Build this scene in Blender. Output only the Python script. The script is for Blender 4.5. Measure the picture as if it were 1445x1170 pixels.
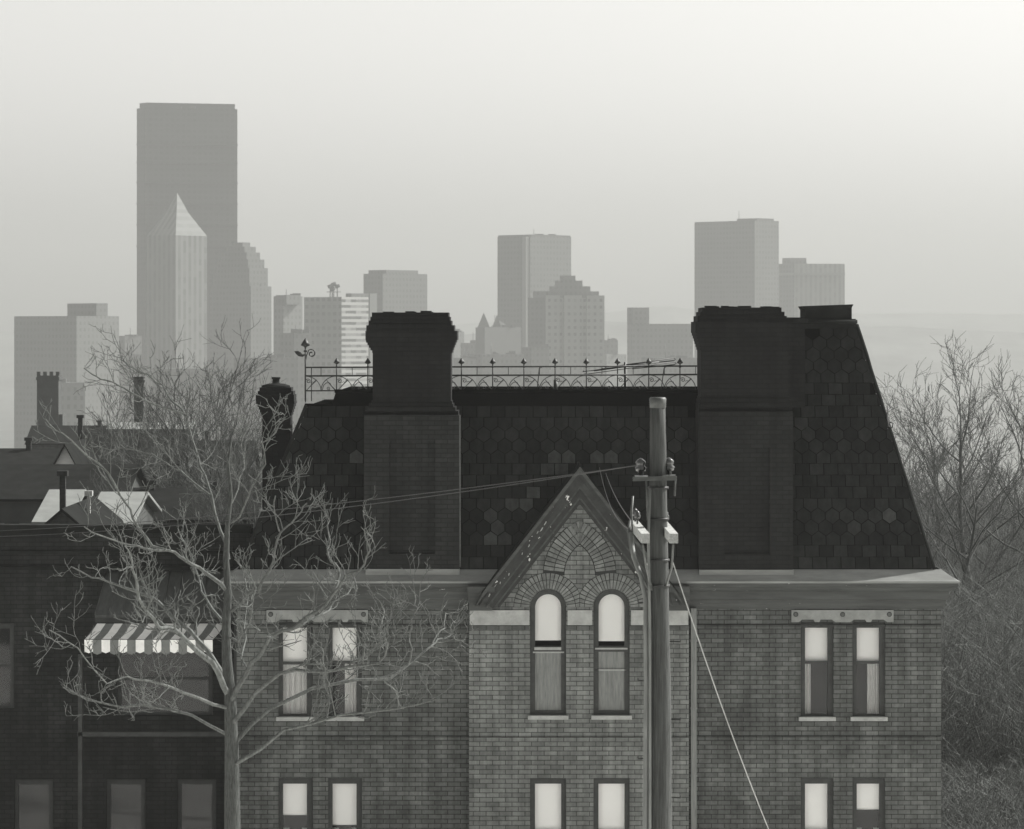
import bpy, math, random
from mathutils import Vector, noise
R = math.radians
random.seed(7)
for o in list(bpy.data.objects): bpy.data.objects.remove(o)
scene = bpy.context.scene
col = scene.collection

# ------------------------------------------------------------------ camera, sky, sun, exposure
F = 4600.0      # focal length in photo pixels (photo is 1445 px wide)
CZ = 15.0       # eye height above the yard of the mansion
HY = 470.0      # horizon row
cd = bpy.data.cameras.new('camera'); cam = bpy.data.objects.new('camera', cd); col.objects.link(cam)
cam.location = (0, 0, CZ); cam.rotation_euler = (R(90), 0, 0)
cd.sensor_width = 36; cd.lens = 36*F/1445; cd.shift_y = -(585-HY)/1445
cd.dof.use_dof = True; cd.dof.focus_distance = 74; cd.dof.aperture_fstop = 5.6
cd.clip_start = 1; cd.clip_end = 20000
scene.camera = cam

SUN_AZ, SUN_EL = R(64), R(40)
w = bpy.data.worlds.new('World'); scene.world = w; w.use_nodes = True
nt = w.node_tree; nt.nodes.clear()
sk = nt.nodes.new('ShaderNodeTexSky'); sk.sky_type = 'NISHITA'; sk.sun_disc = False
sk.sun_elevation = SUN_EL; sk.sun_rotation = SUN_AZ; sk.air_density = 1.2; sk.dust_density = 2.5; sk.ozone_density = 1
bw = nt.nodes.new('ShaderNodeRGBToBW')
tint = nt.nodes.new('ShaderNodeMix'); tint.data_type = 'RGBA'; tint.blend_type = 'MULTIPLY'; tint.inputs[0].default_value = 1
tint.inputs[7].default_value = (1.0, 0.99, 0.96, 1)
bg = nt.nodes.new('ShaderNodeBackground'); bg.inputs[1].default_value = 0.095
out = nt.nodes.new('ShaderNodeOutputWorld')
nt.links.new(sk.outputs[0], bw.inputs[0]); nt.links.new(bw.outputs[0], tint.inputs[6])
nt.links.new(tint.outputs[2], bg.inputs[0]); nt.links.new(bg.outputs[0], out.inputs[0])

sd = bpy.data.lights.new('sun', 'SUN'); sun = bpy.data.objects.new('sun', sd); col.objects.link(sun)
sd.energy = 4.3; sd.angle = R(0.6); sd.color = (1.0, 0.985, 0.95)
sv = Vector((math.sin(SUN_AZ)*math.cos(SUN_EL), math.cos(SUN_AZ)*math.cos(SUN_EL), math.sin(SUN_EL)))
sun.rotation_euler = (-sv).to_track_quat('-Z', 'Y').to_euler()
sun.location = (40, 0, 60)
scene.view_settings.view_transform = 'Standard'; scene.view_settings.look = 'None'
scene.view_settings.gamma = 1; scene.view_settings.exposure = 1.22
scene.cycles.volume_bounces = 1

# ------------------------------------------------------------------ helpers
def P(px, py, Y): return Vector(((px-722.5)/F*Y, Y, CZ-(py-HY)/F*Y))
def X_(px, Y): return (px-722.5)/F*Y
def Z_(py, Y): return CZ-(py-HY)/F*Y

def tag(o, label=None, cat=None, group=None, kind=None):
    if label: o['label'] = label
    if cat: o['category'] = cat
    if group: o['group'] = group
    if kind: o['kind'] = kind
    return o
def empty(name, loc, label, cat, group=None):
    o = bpy.data.objects.new(name, None); col.objects.link(o); o.location = loc; o.empty_display_size = .2
    return tag(o, label, cat, group)

class MB:
    def __init__(s): s.v = []; s.f = []; s.m = []; s.c = []; s.sm = []
    def face(s, pts, m=0, c=1.0, sm=False):
        n = len(s.v); s.v += [tuple(p) for p in pts]; s.f.append(tuple(range(n, n+len(pts)))); s.m.append(m); s.c.append(c); s.sm.append(sm)
    def box(s, x0, x1, y0, y1, z0, z1, m=0, c=1.0):
        a = [(x0,y0,z0),(x1,y0,z0),(x1,y1,z0),(x0,y1,z0),(x0,y0,z1),(x1,y0,z1),(x1,y1,z1),(x0,y1,z1)]
        n = len(s.v); s.v += a
        for q in ((0,1,5,4),(1,2,6,5),(2,3,7,6),(3,0,4,7),(4,5,6,7),(3,2,1,0)):
            s.f.append(tuple(n+i for i in q)); s.m.append(m); s.c.append(c); s.sm.append(False)
    def prism_y(s, poly, y0, y1, m=0, c=1.0):     # poly of (x,z) seen from the front, extruded in depth
        k = len(poly); ar = sum(poly[i][0]*poly[(i+1)%k][1]-poly[(i+1)%k][0]*poly[i][1] for i in range(k))
        if ar < 0: poly = poly[::-1]
        n = len(s.v); s.v += [(x,y0,z) for x,z in poly] + [(x,y1,z) for x,z in poly]
        s.f.append(tuple(range(n, n+k))); s.f.append(tuple(range(n+2*k-1, n+k-1, -1)))
        s.m += [m, m]; s.c += [c, c]; s.sm += [False, False]
        for i in range(k):
            j = (i+1) % k
            s.f.append((n+j, n+i, n+k+i, n+k+j)); s.m.append(m); s.c.append(c); s.sm.append(False)
    def prism_z(s, poly, z0, z1, m=0, mats=None, c=1.0, topm=None):   # poly of (x,y) counter-clockwise from above
        k = len(poly); n = len(s.v); s.v += [(x,y,z0) for x,y in poly] + [(x,y,z1) for x,y in poly]
        s.f.append(tuple(range(n+k, n+2*k))); s.f.append(tuple(range(n+k-1, n-1, -1)))
        s.m += [m if topm is None else topm, m]; s.c += [c, c]; s.sm += [False, False]
        for i in range(k):
            j = (i+1) % k
            s.f.append((n+i, n+j, n+k+j, n+k+i)); s.m.append(mats[i] if mats else m); s.c.append(c); s.sm.append(False)
    def hull8(s, a, m=0, c=1.0):    # 8 points: bottom 4 ccw from above, top 4
        n = len(s.v); s.v += [tuple(p) for p in a]
        for q in ((0,1,5,4),(1,2,6,5),(2,3,7,6),(3,0,4,7),(4,5,6,7),(3,2,1,0)):
            s.f.append(tuple(n+i for i in q)); s.m.append(m); s.c.append(c); s.sm.append(False)
    def tube(s, pts, rad, n=6, m=0, c=1.0, cap=True, sm=True):
        pts = [Vector(p) for p in pts]; k = len(pts)
        if not hasattr(rad, '__len__'): rad = [rad]*k
        t = (pts[1]-pts[0]).normalized(); u = t.orthogonal().normalized(); b = len(s.v)
        for i in range(k):
            if i == 0: d = pts[1]-pts[0]
            elif i == k-1: d = pts[-1]-pts[-2]
            else: d = pts[i+1]-pts[i-1]
            if d.length < 1e-9: d = t
            d.normalize(); u = (u - d*u.dot(d)); u = u.normalized() if u.length > 1e-6 else d.orthogonal().normalized()
            w_ = d.cross(u)
            for j in range(n):
                a = 2*math.pi*j/n; s.v.append(tuple(pts[i]+(u*math.cos(a)+w_*math.sin(a))*rad[i]))
            t = d
        for i in range(k-1):
            for j in range(n):
                j2 = (j+1) % n
                s.f.append((b+i*n+j, b+i*n+j2, b+(i+1)*n+j2, b+(i+1)*n+j)); s.m.append(m); s.c.append(c); s.sm.append(sm)
        if cap:
            s.f.append(tuple(b+n-1-j for j in range(n))); s.f.append(tuple(b+(k-1)*n+j for j in range(n)))
            s.m += [m, m]; s.c += [c, c]; s.sm += [False, False]
    def lathe(s, cx, cy, prof, n=12, m=0, sm=True):     # prof (r,z)
        b = len(s.v)
        for r, z in prof:
            for j in range(n):
                a = 2*math.pi*j/n; s.v.append((cx+r*math.cos(a), cy+r*math.sin(a), z))
        for i in range(len(prof)-1):
            for j in range(n):
                j2 = (j+1) % n
                s.f.append((b+i*n+j, b+i*n+j2, b+(i+1)*n+j2, b+(i+1)*n+j)); s.m.append(m); s.c.append(1.0); s.sm.append(sm)
        s.f.append(tuple(b+n-1-j for j in range(n))); s.f.append(tuple(b+(len(prof)-1)*n+j for j in range(n)))
        s.m += [m, m]; s.c += [1, 1]; s.sm += [False, False]
    def build(s, name, mats, parent=None, loc=None):
        if not isinstance(mats, (list, tuple)): mats = [mats]
        off = Vector((0,0,0)); top = parent
        if parent is not None:
            while top.parent is not None: top = top.parent
            off = Vector(top.location)
        elif loc is not None: off = Vector(loc)
        me = bpy.data.meshes.new(name)
        me.from_pydata([(a-off.x, b-off.y, c-off.z) for a,b,c in s.v], [], s.f)
        uv = me.uv_layers.new(name='UVMap'); ca = me.color_attributes.new(name='tone', type='FLOAT_COLOR', domain='CORNER')
        vv = s.v; U = []; C_ = []
        for f, cc in zip(s.f, s.c):
            a, b_, c_ = Vector(vv[f[0]]), Vector(vv[f[1]]), Vector(vv[f[2]])
            nn = (b_-a).cross(c_-a)
            if nn.length > 0: nn.normalize()
            if abs(nn.z) > .8:
                for i in f: U += [vv[i][0], vv[i][1]]
            else:
                h = Vector((-nn.y, nn.x, 0)); h = h.normalized() if h.length > 1e-6 else Vector((1,0,0))
                for i in f: U += [vv[i][0]*h.x+vv[i][1]*h.y, vv[i][2]]
            C_ += [cc, cc, cc, 1.0]*len(f)
        me.uv_layers['UVMap'].data.foreach_set('uv', U); me.color_attributes['tone'].data.foreach_set('color', C_)
        for m in mats: me.materials.append(m)
        me.polygons.foreach_set('material_index', s.m); me.polygons.foreach_set('use_smooth', s.sm)
        me.update()
        o = bpy.data.objects.new(name, me); col.objects.link(o)
        if parent is not None: o.parent = parent
        else: o.location = off
        return o

# ------------------------------------------------------------------ materials (black-and-white world, faint olive cast of the print)
def gr(v):
    k = min(1, v/0.5)
    return (v*(0.94+.063*k), v, v*(0.95+.022*k), 1)
def newmat(name):
    m = bpy.data.materials.new(name); m.use_nodes = True
    n = m.node_tree; b = n.nodes['Principled BSDF']; return m, n, b
def mixc(n, fac, a, b, typ='MIX'):
    x = n.nodes.new('ShaderNodeMix'); x.data_type = 'RGBA'; x.blend_type = typ
    for sock, val in ((x.inputs[0], fac), (x.inputs[6], a), (x.inputs[7], b)):
        if isinstance(val, bpy.types.NodeSocket): n.links.new(val, sock)
        else: sock.default_value = val
    return x.outputs[2]
def math_(n, op, a, b=None):
    x = n.nodes.new('ShaderNodeMath'); x.operation = op
    for i, v in enumerate((a, b)):
        if v is None: continue
        if isinstance(v, bpy.types.NodeSocket): n.links.new(v, x.inputs[i])
        else: x.inputs[i].default_value = v
    return x.outputs[0]
def ramp(n, src, stops):
    x = n.nodes.new('ShaderNodeValToRGB'); n.links.new(src, x.inputs[0]); e = x.color_ramp.elements
    while len(e) < len(stops): e.new(.5)
    for i, (p, v) in enumerate(stops): e[i].position = p; e[i].color = (v, v, v, 1)
    return x.outputs[0]
def noise_(n, scale, detail=4, rough=.6, stretch=None):
    tc = n.nodes.new('ShaderNodeTexCoord'); x = n.nodes.new('ShaderNodeTexNoise'); x.inputs['Scale'].default_value = scale
    x.inputs['Detail'].default_value = detail; x.inputs['Roughness'].default_value = rough
    if stretch:
        mp = n.nodes.new('ShaderNodeMapping'); mp.inputs['Scale'].default_value = stretch
        n.links.new(tc.outputs['Object'], mp.inputs[0]); n.links.new(mp.outputs[0], x.inputs[0])
    else: n.links.new(tc.outputs['Object'], x.inputs[0])
    return x.outputs[0]
def plain(name, v, rough=.8, var=.35, scale=3, stretch=None, chips=None, bump=0, spec=.3, metallic=0):
    m, n, b = newmat(name)
    nz = noise_(n, scale, 6, .65, stretch)
    f = ramp(n, nz, [(.3, 1-var), (.7, 1+var*.6)])
    tone = n.nodes.new('ShaderNodeVertexColor'); tone.layer_name = 'tone'
    c = mixc(n, 1.0, gr(v), f, 'MULTIPLY'); c = mixc(n, 1.0, c, tone.outputs[0], 'MULTIPLY')
    if chips:
        nz2 = noise_(n, chips[0], 3, .7, chips[3] if len(chips) > 3 else None)
        c = mixc(n, ramp(n, nz2, [(chips[1], 0), (chips[1]+.02, 1)]), c, gr(chips[2]))
    n.links.new(c, b.inputs['Base Color']); b.inputs['Roughness'].default_value = rough
    b.inputs['Specular IOR Level'].default_value = spec; b.inputs['Metallic'].default_value = metallic
    if bump:
        bp = n.nodes.new('ShaderNodeBump'); bp.inputs['Strength'].default_value = bump; bp.inputs['Distance'].default_value = .02
        n.links.new(nz, bp.inputs['Height']); n.links.new(bp.outputs[0], b.inputs['Normal'])
    return m
def brickmat(name, v, mortar, bw_=.30, bh=.108, stain=.5):
    m, n, b = newmat(name)
    uv = n.nodes.new('ShaderNodeUVMap'); uv.uv_map = 'UVMap'
    br = n.nodes.new('ShaderNodeTexBrick'); n.links.new(uv.outputs[0], br.inputs[0])
    br.inputs['Scale'].default_value = 1; br.inputs['Brick Width'].default_value = bw_; br.inputs['Row Height'].default_value = bh
    br.inputs['Mortar Size'].default_value = .009; br.inputs['Mortar Smooth'].default_value = .3; br.inputs['Bias'].default_value = 0
    br.inputs['Color1'].default_value = gr(v*.78); br.inputs['Color2'].default_value = gr(v*1.2); br.inputs['Mortar'].default_value = gr(mortar)
    s1 = ramp(n, noise_(n, .55, 6, .7), [(.3, 1-stain), (.68, 1.15)])
    s2 = ramp(n, noise_(n, 9, 4, .7), [(.3, .82), (.7, 1.15)])
    s3 = ramp(n, noise_(n, 1.2, 4, .6, (3.0, 3.0, .25)), [(.32, .66), (.62, 1.1)])
    c = mixc(n, 1, br.outputs['Color'], s1, 'MULTIPLY'); c = mixc(n, 1, c, s2, 'MULTIPLY'); c = mixc(n, 1, c, s3, 'MULTIPLY')
    tone = n.nodes.new('ShaderNodeVertexColor'); tone.layer_name = 'tone'; c = mixc(n, 1, c, tone.outputs[0], 'MULTIPLY')
    n.links.new(c, b.inputs['Base Color']); b.inputs['Roughness'].default_value = .9; b.inputs['Specular IOR Level'].default_value = .2
    bp = n.nodes.new('ShaderNodeBump'); bp.inputs['Strength'].default_value = .7; bp.inputs['Distance'].default_value = .012; bp.invert = True
    n.links.new(br.outputs['Fac'], bp.inputs['Height']); n.links.new(bp.outputs[0], b.inputs['Normal'])
    return m
def facade(name, wall, win, du, dv, fu, fv, var=.12):
    m, n, b = newmat(name)
    uv = n.nodes.new('ShaderNodeUVMap'); uv.uv_map = 'UVMap'; sp = n.nodes.new('ShaderNodeSeparateXYZ'); n.links.new(uv.outputs[0], sp.inputs[0])
    def band(s, d, fr): return math_(n, 'LESS_THAN', math_(n, 'FRACT', math_(n, 'ADD', math_(n, 'DIVIDE', s, d), 1000.0)), fr)
    mask = None
    if fu < 1: mask = band(sp.outputs[0], du, fu)
    if fv < 1:
        k = band(sp.outputs[1], dv, fv); mask = k if mask is None else math_(n, 'MULTIPLY', mask, k)
    nz = ramp(n, noise_(n, .02, 5, .7), [(.3, 1-var), (.7, 1+var)])
    if mask is not None:
        cb = n.nodes.new('ShaderNodeCombineXYZ')
        for i, (s_, d_) in enumerate(((sp.outputs[0], du), (sp.outputs[1], dv))): n.links.new(math_(n, 'FLOOR', math_(n, 'DIVIDE', s_, d_)), cb.inputs[i])
        wn = n.nodes.new('ShaderNodeTexWhiteNoise'); n.links.new(cb.outputs[0], wn.inputs[0])
        mask = math_(n, 'MULTIPLY', mask, math_(n, 'ADD', math_(n, 'MULTIPLY', wn.outputs['Value'], .9), .35))
    c = mixc(n, mask, gr(wall), gr(win)) if mask is not None else gr(wall)
    c = mixc(n, 1, c, nz, 'MULTIPLY'); n.links.new(c, b.inputs['Base Color'])
    b.inputs['Roughness'].default_value = .7; b.inputs['Specular IOR Level'].default_value = .3
    return m
M = {}
M['brick'] = brickmat('weathered_brick', .11, .032, stain=.6)
M['brick_pale'] = brickmat('paler_brick', .16, .05, stain=.45)
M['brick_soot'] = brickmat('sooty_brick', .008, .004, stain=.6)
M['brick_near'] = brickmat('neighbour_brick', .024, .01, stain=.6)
M['brick_far'] = brickmat('far_brick', .06, .04, .5, .16)
M['vouss'] = plain('arch_brick', .155, .9, .4, 7, bump=.3)
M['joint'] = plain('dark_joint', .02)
M['slate'] = plain('roof_slate', .013, .85, .45, 5, (1, 1, .5), bump=.35, spec=.1)
M['slate_bed'] = plain('roof_bed', .003, .95, spec=.0)
M['ledge'] = plain('painted_ledge', .19, .6, .3, 2.5, (.4, 1, 2))
M['wood'] = plain('cornice_paint', .052, .7, .45, 3, (.3, 1, 3), chips=(16, .71, .4, (.25, 1, 1)))
M['wood_shaded'] = plain('rake_shaded_paint', .028, .7, .5, 4, chips=(5, .665, .55, (1, 1, .8)))  # darker coat painting the shade between the rake bands
M['frame'] = plain('window_frame', .035, .6, .4, 5)
M['frame_pale'] = plain('window_trim', .16, .6, .4, 5)
M['stone'] = plain('pale_stone', .30, .85, .25, 5, bump=.15)
M['shade'] = plain('roller_shade', .86, .8, .03, 2)
M['curtain'] = plain('curtain', .5, .8, .2, 8, (8, 1, .6))
M['board'] = plain('grey_board', .17, .7, .35, 4, (6, 1, .6))
M['iron'] = plain('wrought_iron', .02, .5, .3, 9)
M['tin'] = plain('dull_metal', .09, .5, .5, 6, metallic=.3)
M['dark'] = plain('unlit_room_dark', .012)  # near-black colour painting the darkness of unlit rooms
M['polewood'] = plain('pole_wood', .055, .85, .55, 9, (5, 5, .25), bump=.9)
M['armwood'] = plain('crossarm_wood', .30, .85, .4, 12, (4, .5, 4), bump=.4)
M['glassy'] = plain('insulator_glaze', .03, .1, .2, 4, spec=.9)
M['wire'] = plain('cable', .01, .5)
M['wire_pale'] = plain('guy_wire', .22, .4)
M['bark'] = plain('pale_bark', .115, .9, .5, 9, (2, 2, .7), bump=.9, spec=.1)
M['bark_dark'] = plain('trunk_bark', .07, .9, .6, 14, (3, 3, .5), bump=1.0, spec=.05)
M['bark_mid'] = plain('grey_bark', .08, .9, .4, 3)
M['bark_far'] = plain('twig_bark', .05, .9, .3, 2)
M['tin_roof'] = plain('standing_roof', .06, .6, .35, 3, (4, 1, 1))
M['tar'] = plain('tar_roof', .016, .95, .5, 2, spec=.05)
M['white'] = plain('white_canvas', .78, .8, .12, 6)
M['grey_canvas'] = plain('grey_canvas', .16, .8, .2, 6)
M['roof_a'] = plain('far_dark_roof', .012, .95, .4, 1.5, spec=.03)
M['roof_b'] = plain('far_pale_sunlit_roof', .16, .7, .2, 1.5)  # pale tone with the sunlight put into the roof colour
M['wall_white'] = plain('white_clapboard', .8, .7, .15, 2, (1, 1, 8))
M['wall_mid'] = plain('grey_stucco', .045, .85, .3, .8)
M['ground'] = plain('yard_and_slope', .08, .95, .5, .05)
M['hill'] = plain('hill_woods', .10, .95, .5, .01)
M['bounce'] = plain('bounce_paving', .78, .9, .15, .4)  # made very pale to throw light up at the facade
def glassmat():
    m, n, b = newmat('window_glass'); n.nodes.remove(b); o = n.nodes['Material Output']
    t = n.nodes.new('ShaderNodeBsdfTransparent'); t.inputs[0].default_value = (.98, .98, .98, 1)
    g = n.nodes.new('ShaderNodeBsdfGlossy'); g.inputs['Roughness'].default_value = .03
    fr = n.nodes.new('ShaderNodeFresnel'); fr.inputs[0].default_value = 1.3; x = n.nodes.new('ShaderNodeMixShader')
    n.links.new(fr.outputs[0], x.inputs[0]); n.links.new(t.outputs[0], x.inputs[1]); n.links.new(g.outputs[0], x.inputs[2]); n.links.new(x.outputs[0], o.inputs[0])
    return m
M['glass'] = glassmat()

# ------------------------------------------------------------------ ground, hills
def gz(x, Y):
    def sm(a, b, t): t = max(0, min(1, (t-a)/(b-a))); return t*t*(3-2*t)
    z = -14*sm(95, 320, Y) - 34*sm(300, 800, Y) - 38*sm(750, 1500, Y)
    z += 2.5*noise.noise(Vector((x/60, Y/60, 0)))*sm(120, 260, Y)*(1-sm(1200, 1600, Y))
    return z
mb = MB()
ys = [-60, 0, 30, 60, 90, 110, 130, 150, 175, 200, 230, 260, 300, 350, 400, 470, 550, 650, 750, 900, 1050, 1200, 1400, 1600, 2000, 2600, 3400, 4300, 5200, 6400]
xs_ = [-3200, -2200, -1500, -1000, -700, -450, -300, -200, -140, -100, -70, -50, -30, -15, 0, 15, 30, 50, 70, 100, 140, 200, 300, 450, 700, 1000, 1500, 2200, 3200]
nx = len(xs_)
for y in ys:
    for x in xs_: mb.v.append((x, y, gz(x, y)))
for i in range(len(ys)-1):
    for j in range(nx-1):
        mb.f.append((i*nx+j, i*nx+j+1, (i+1)*nx+j+1, (i+1)*nx+j)); mb.m.append(0); mb.c.append(1); mb.sm.append(True)
tag(mb.build('ground', M['ground']), 'sloping ground falling away from the brick mansion to the city flats', 'ground', kind='structure')
mb = MB(); mb.face([(-70, 2, .02), (80, 2, .02), (80, 73.5, .02), (-70, 73.5, .02)])  # unseen pale sheet added to bounce light onto the mansion front
tag(mb.build('bounce_pavement', M['bounce']), 'added unseen pale pavement bouncing light onto the mansion front', 'bounce_pavement', kind='structure')
def hill(name, prof, Y, dep, label):
    mb = MB(); xs = [a for a, b in prof]; n = 70; cols_ = []
    for i in range(n+1):
        px = xs[0]+(xs[-1]-xs[0])*i/n
        for k in range(len(prof)-1):
            if prof[k][0] <= px <= prof[k+1][0]:
                t = (px-prof[k][0])/(prof[k+1][0]-prof[k][0]); py = prof[k][1]*(1-t)+prof[k+1][1]*t; break
        py += 3.0*noise.noise(Vector((px/26, Y, 0))) + 1.5*noise.noise(Vector((px/6, Y, 3)))
        c = P(px, py, Y); cols_.append([(c.x, Y-dep, -90), (c.x, Y-dep*.45, -90+(c.z+90)*.6), (c.x, Y, c.z), (c.x*1.1, Y+dep*.8, -90)])
    for i in range(n):
        for k in range(3): mb.face([cols_[i][k], cols_[i+1][k], cols_[i+1][k+1], cols_[i][k+1]], sm=True)
    tag(mb.build(name, M['hill']), label, 'hill', kind='structure')
hill('hill', [(-400, 470), (60, 468), (400, 462), (640, 458), (700, 455), (860, 441), (925, 431), (985, 437), (1060, 446), (1200, 444), (1300, 441), (1400, 444), (1900, 450)], 5600, 700, 'hazy wooded ridge on the horizon behind the towers')
hill('hill', [(560, 490), (640, 474), (860, 452), (1000, 470), (1190, 462), (1260, 460), (1400, 468), (1900, 470)], 4300, 500, 'lower nearer hazy ridge under the horizon')

# ------------------------------------------------------------------ brick mansion
YW = 76.0
root = empty('brick_mansion', (X_(830, YW), YW, 0), 'dark brick mansion with slate mansard roof, pointed gable and tall chimneys', 'house')
def hx(px, Y=YW): return X_(px, Y)
def hz(py, Y=YW): return Z_(py, Y)

def wall_holes(mb, x0, x1, z0, z1, y, holes, depth=.22, m=0, c=1.0):
    xs = sorted({x0, x1, *[h[0] for h in holes], *[h[1] for h in holes]}); zs = sorted({z0, z1, *[h[2] for h in holes], *[h[3] for h in holes]})
    for i in range(len(xs)-1):
        for j in range(len(zs)-1):
            cx, cz = (xs[i]+xs[i+1])/2, (zs[j]+zs[j+1])/2
            if any(h[0] < cx < h[1] and h[2] < cz < h[3] for h in holes): continue
            mb.face([(xs[i], y, zs[j]), (xs[i+1], y, zs[j]), (xs[i+1], y, zs[j+1]), (xs[i], y, zs[j+1])], m, c)
    for h in holes:
        a, b, c_, d = h[:4]
        mb.face([(a, y, c_), (a, y+depth, c_), (a, y+depth, d), (a, y, d)], m, c); mb.face([(b, y, d), (b, y+depth, d), (b, y+depth, c_), (b, y, c_)], m, c)
        mb.face([(a, y, c_), (b, y, c_), (b, y+depth, c_), (a, y+depth, c_)], m, c)
        if len(h) < 5: mb.face([(a, y, d), (a, y+depth, d), (b, y+depth, d), (b, y, d)], m, c)
ZR = {}
# window openings in the flat wall: (px0, px1, py_top, py_bottom)
side_w = [(393, 441, 878, 1012), (463, 511, 878, 1012), (1130, 1176, 878, 1012), (1203, 1249, 878, 1012)]
low_w = [(p0, p1, 1098, 1250) for p0, p1, _, _ in side_w]
gab_w = [(748, 799, 1010), (837.5, 888.5, 1010)]
mb = MB()
ztop = hz(812)
hl = [(hx(a), hx(b), hz(d), hz(c)) for a, b, c, d in side_w+low_w]
L = [h for h in hl if h[1] < hx(700)]; Rr = [h for h in hl if h[0] > hx(900)]
wall_holes(mb, hx(334), hx(662), 0, ztop, YW, L); wall_holes(mb, hx(972), hx(1328), 0, ztop, YW, Rr)
D = 9.5
mb.face([(hx(1328), YW, 0), (hx(1328), YW+D, 0), (hx(1328), YW+D, ztop), (hx(1328), YW, ztop)])
mb.face([(hx(334), YW+D, 0), (hx(334), YW, 0), (hx(334), YW, ztop), (hx(334), YW+D, ztop)])
mb.face([(hx(1328), YW+D, 0), (hx(334), YW+D, 0), (hx(334), YW+D, ztop), (hx(1328), YW+D, ztop)])
# thin projecting string courses
for a, b in ((334, 662), (984, 1328)):
    mb.box(hx(a), hx(b), YW-.035, YW+.01, hz(884), hz(881.5), c=.55)
    mb.box(hx(a), hx(b), YW-.05, YW+.01, hz(1046), hz(1040), c=.9)
mb.build('wall', M['brick'], root)
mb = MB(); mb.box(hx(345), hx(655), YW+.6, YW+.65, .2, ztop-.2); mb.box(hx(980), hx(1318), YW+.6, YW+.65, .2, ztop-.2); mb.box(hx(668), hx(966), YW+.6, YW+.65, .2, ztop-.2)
mb.build('room_dark_sheet', M['dark'], root)  # dark sheets behind the openings, painting the unlit rooms

# gable bay
YG = YW-.28
GX0, GX1, AX = 662, 972, 818
gx = lambda p: X_(p, YG); gzv = lambda p: Z_(p, YG)
mb = MB()
spring = 857
holes = [(gx(a), gx(b), gzv(c), gzv(spring), 1) for a, b, c in gab_w] + [(gx(a), gx(b), gzv(1250), gzv(1098)) for a, b, c in gab_w]
wall_holes(mb, gx(GX0), gx(GX1), 0, gzv(spring), YG, holes, .30)
def arc(a, b, n=18):
    c, r = (a+b)/2, (b-a)/2
    return [(c-r*math.cos(math.pi*i/n), spring-r*math.sin(math.pi*i/n)) for i in range(n+1)]
outl = [(GX0, spring)]
for a, b, c in gab_w:
    A = arc(a, b); outl += A
    for i in range(len(A)-1):
        p, q = A[i], A[i+1]
        mb.face([(gx(p[0]), YG, gzv(p[1])), (gx(p[0]), YG+.3, gzv(p[1])), (gx(q[0]), YG+.3, gzv(q[1])), (gx(q[0]), YG, gzv(q[1]))])
outl += [(GX1, spring), (GX1, 852), (AX, 684), (GX0, 852)]
mb.face([(gx(p[0]), YG, gzv(p[1])) for p in outl])
mb.face([(gx(GX0), YW, 0), (gx(GX0), YG, 0), (gx(GX0), YG, gzv(850)), (gx(GX0), YW, gzv(850))])
mb.face([(gx(GX1), YG, 0), (gx(GX1), YW, 0), (gx(GX1), YW, gzv(850)), (gx(GX1), YG, gzv(850))])
for a, b in ((GX0, 747), (800, 836.5), (889.5, GX1)):
    mb.box(gx(a), gx(b), YG-.03, YG+.01, gzv(888), gzv(883), c=.6)
mb.box(gx(GX0), gx(GX1), YG-.05, YG+.01, gzv(1046), gzv(1040), c=.9)
mb.build('gable_wall', M['brick_pale'], root)
# voussoirs
mb = MB()
def brickq(p, y, c):
    mb.prism_y([(gx(a), gzv(b)) for a, b in p], y, YG+.02, c=c)
for a, b, _ in gab_w:
    cx, r0 = (a+b)/2, (b-a)/2+1.2
    n = 23
    for ring, (ra, rb) in enumerate(((r0, r0+11.5), (r0+12.4, r0+21.5))):
        for i in range(n):
            t0, t1 = math.pi*(i+.11)/n, math.pi*(i+.89)/n
            q = [(cx-ra*math.cos(t0), spring-ra*math.sin(t0)), (cx-rb*math.cos(t0), spring-rb*math.sin(t0)), (cx-rb*math.cos(t1), spring-rb*math.sin(t1)), (cx-ra*math.cos(t1), spring-ra*math.sin(t1))]
            q = [((min(x, AX-.4) if cx < AX else max(x, AX+.4)), y) for x, y in q]
            brickq(q, YG-.022-.004*ring, random.uniform(.75, 1.25))
    for ra, rb in ((r0-.3, r0+22.3),):
        for i in range(24):
            t0, t1 = math.pi*i/24, math.pi*(i+1)/24
            q = [(cx-ra*math.cos(t0), spring-ra*math.sin(t0)), (cx-rb*math.cos(t0), spring-rb*math.sin(t0)), (cx-rb*math.cos(t1), spring-rb*math.sin(t1)), (cx-ra*math.cos(t1), spring-ra*math.sin(t1))]
            q = [((min(x, AX) if cx < AX else max(x, AX)), y) for x, y in q]
            mb.prism_y([(gx(a), gzv(b)) for a, b in q], YG-.008, YG+.02, m=1)
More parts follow.
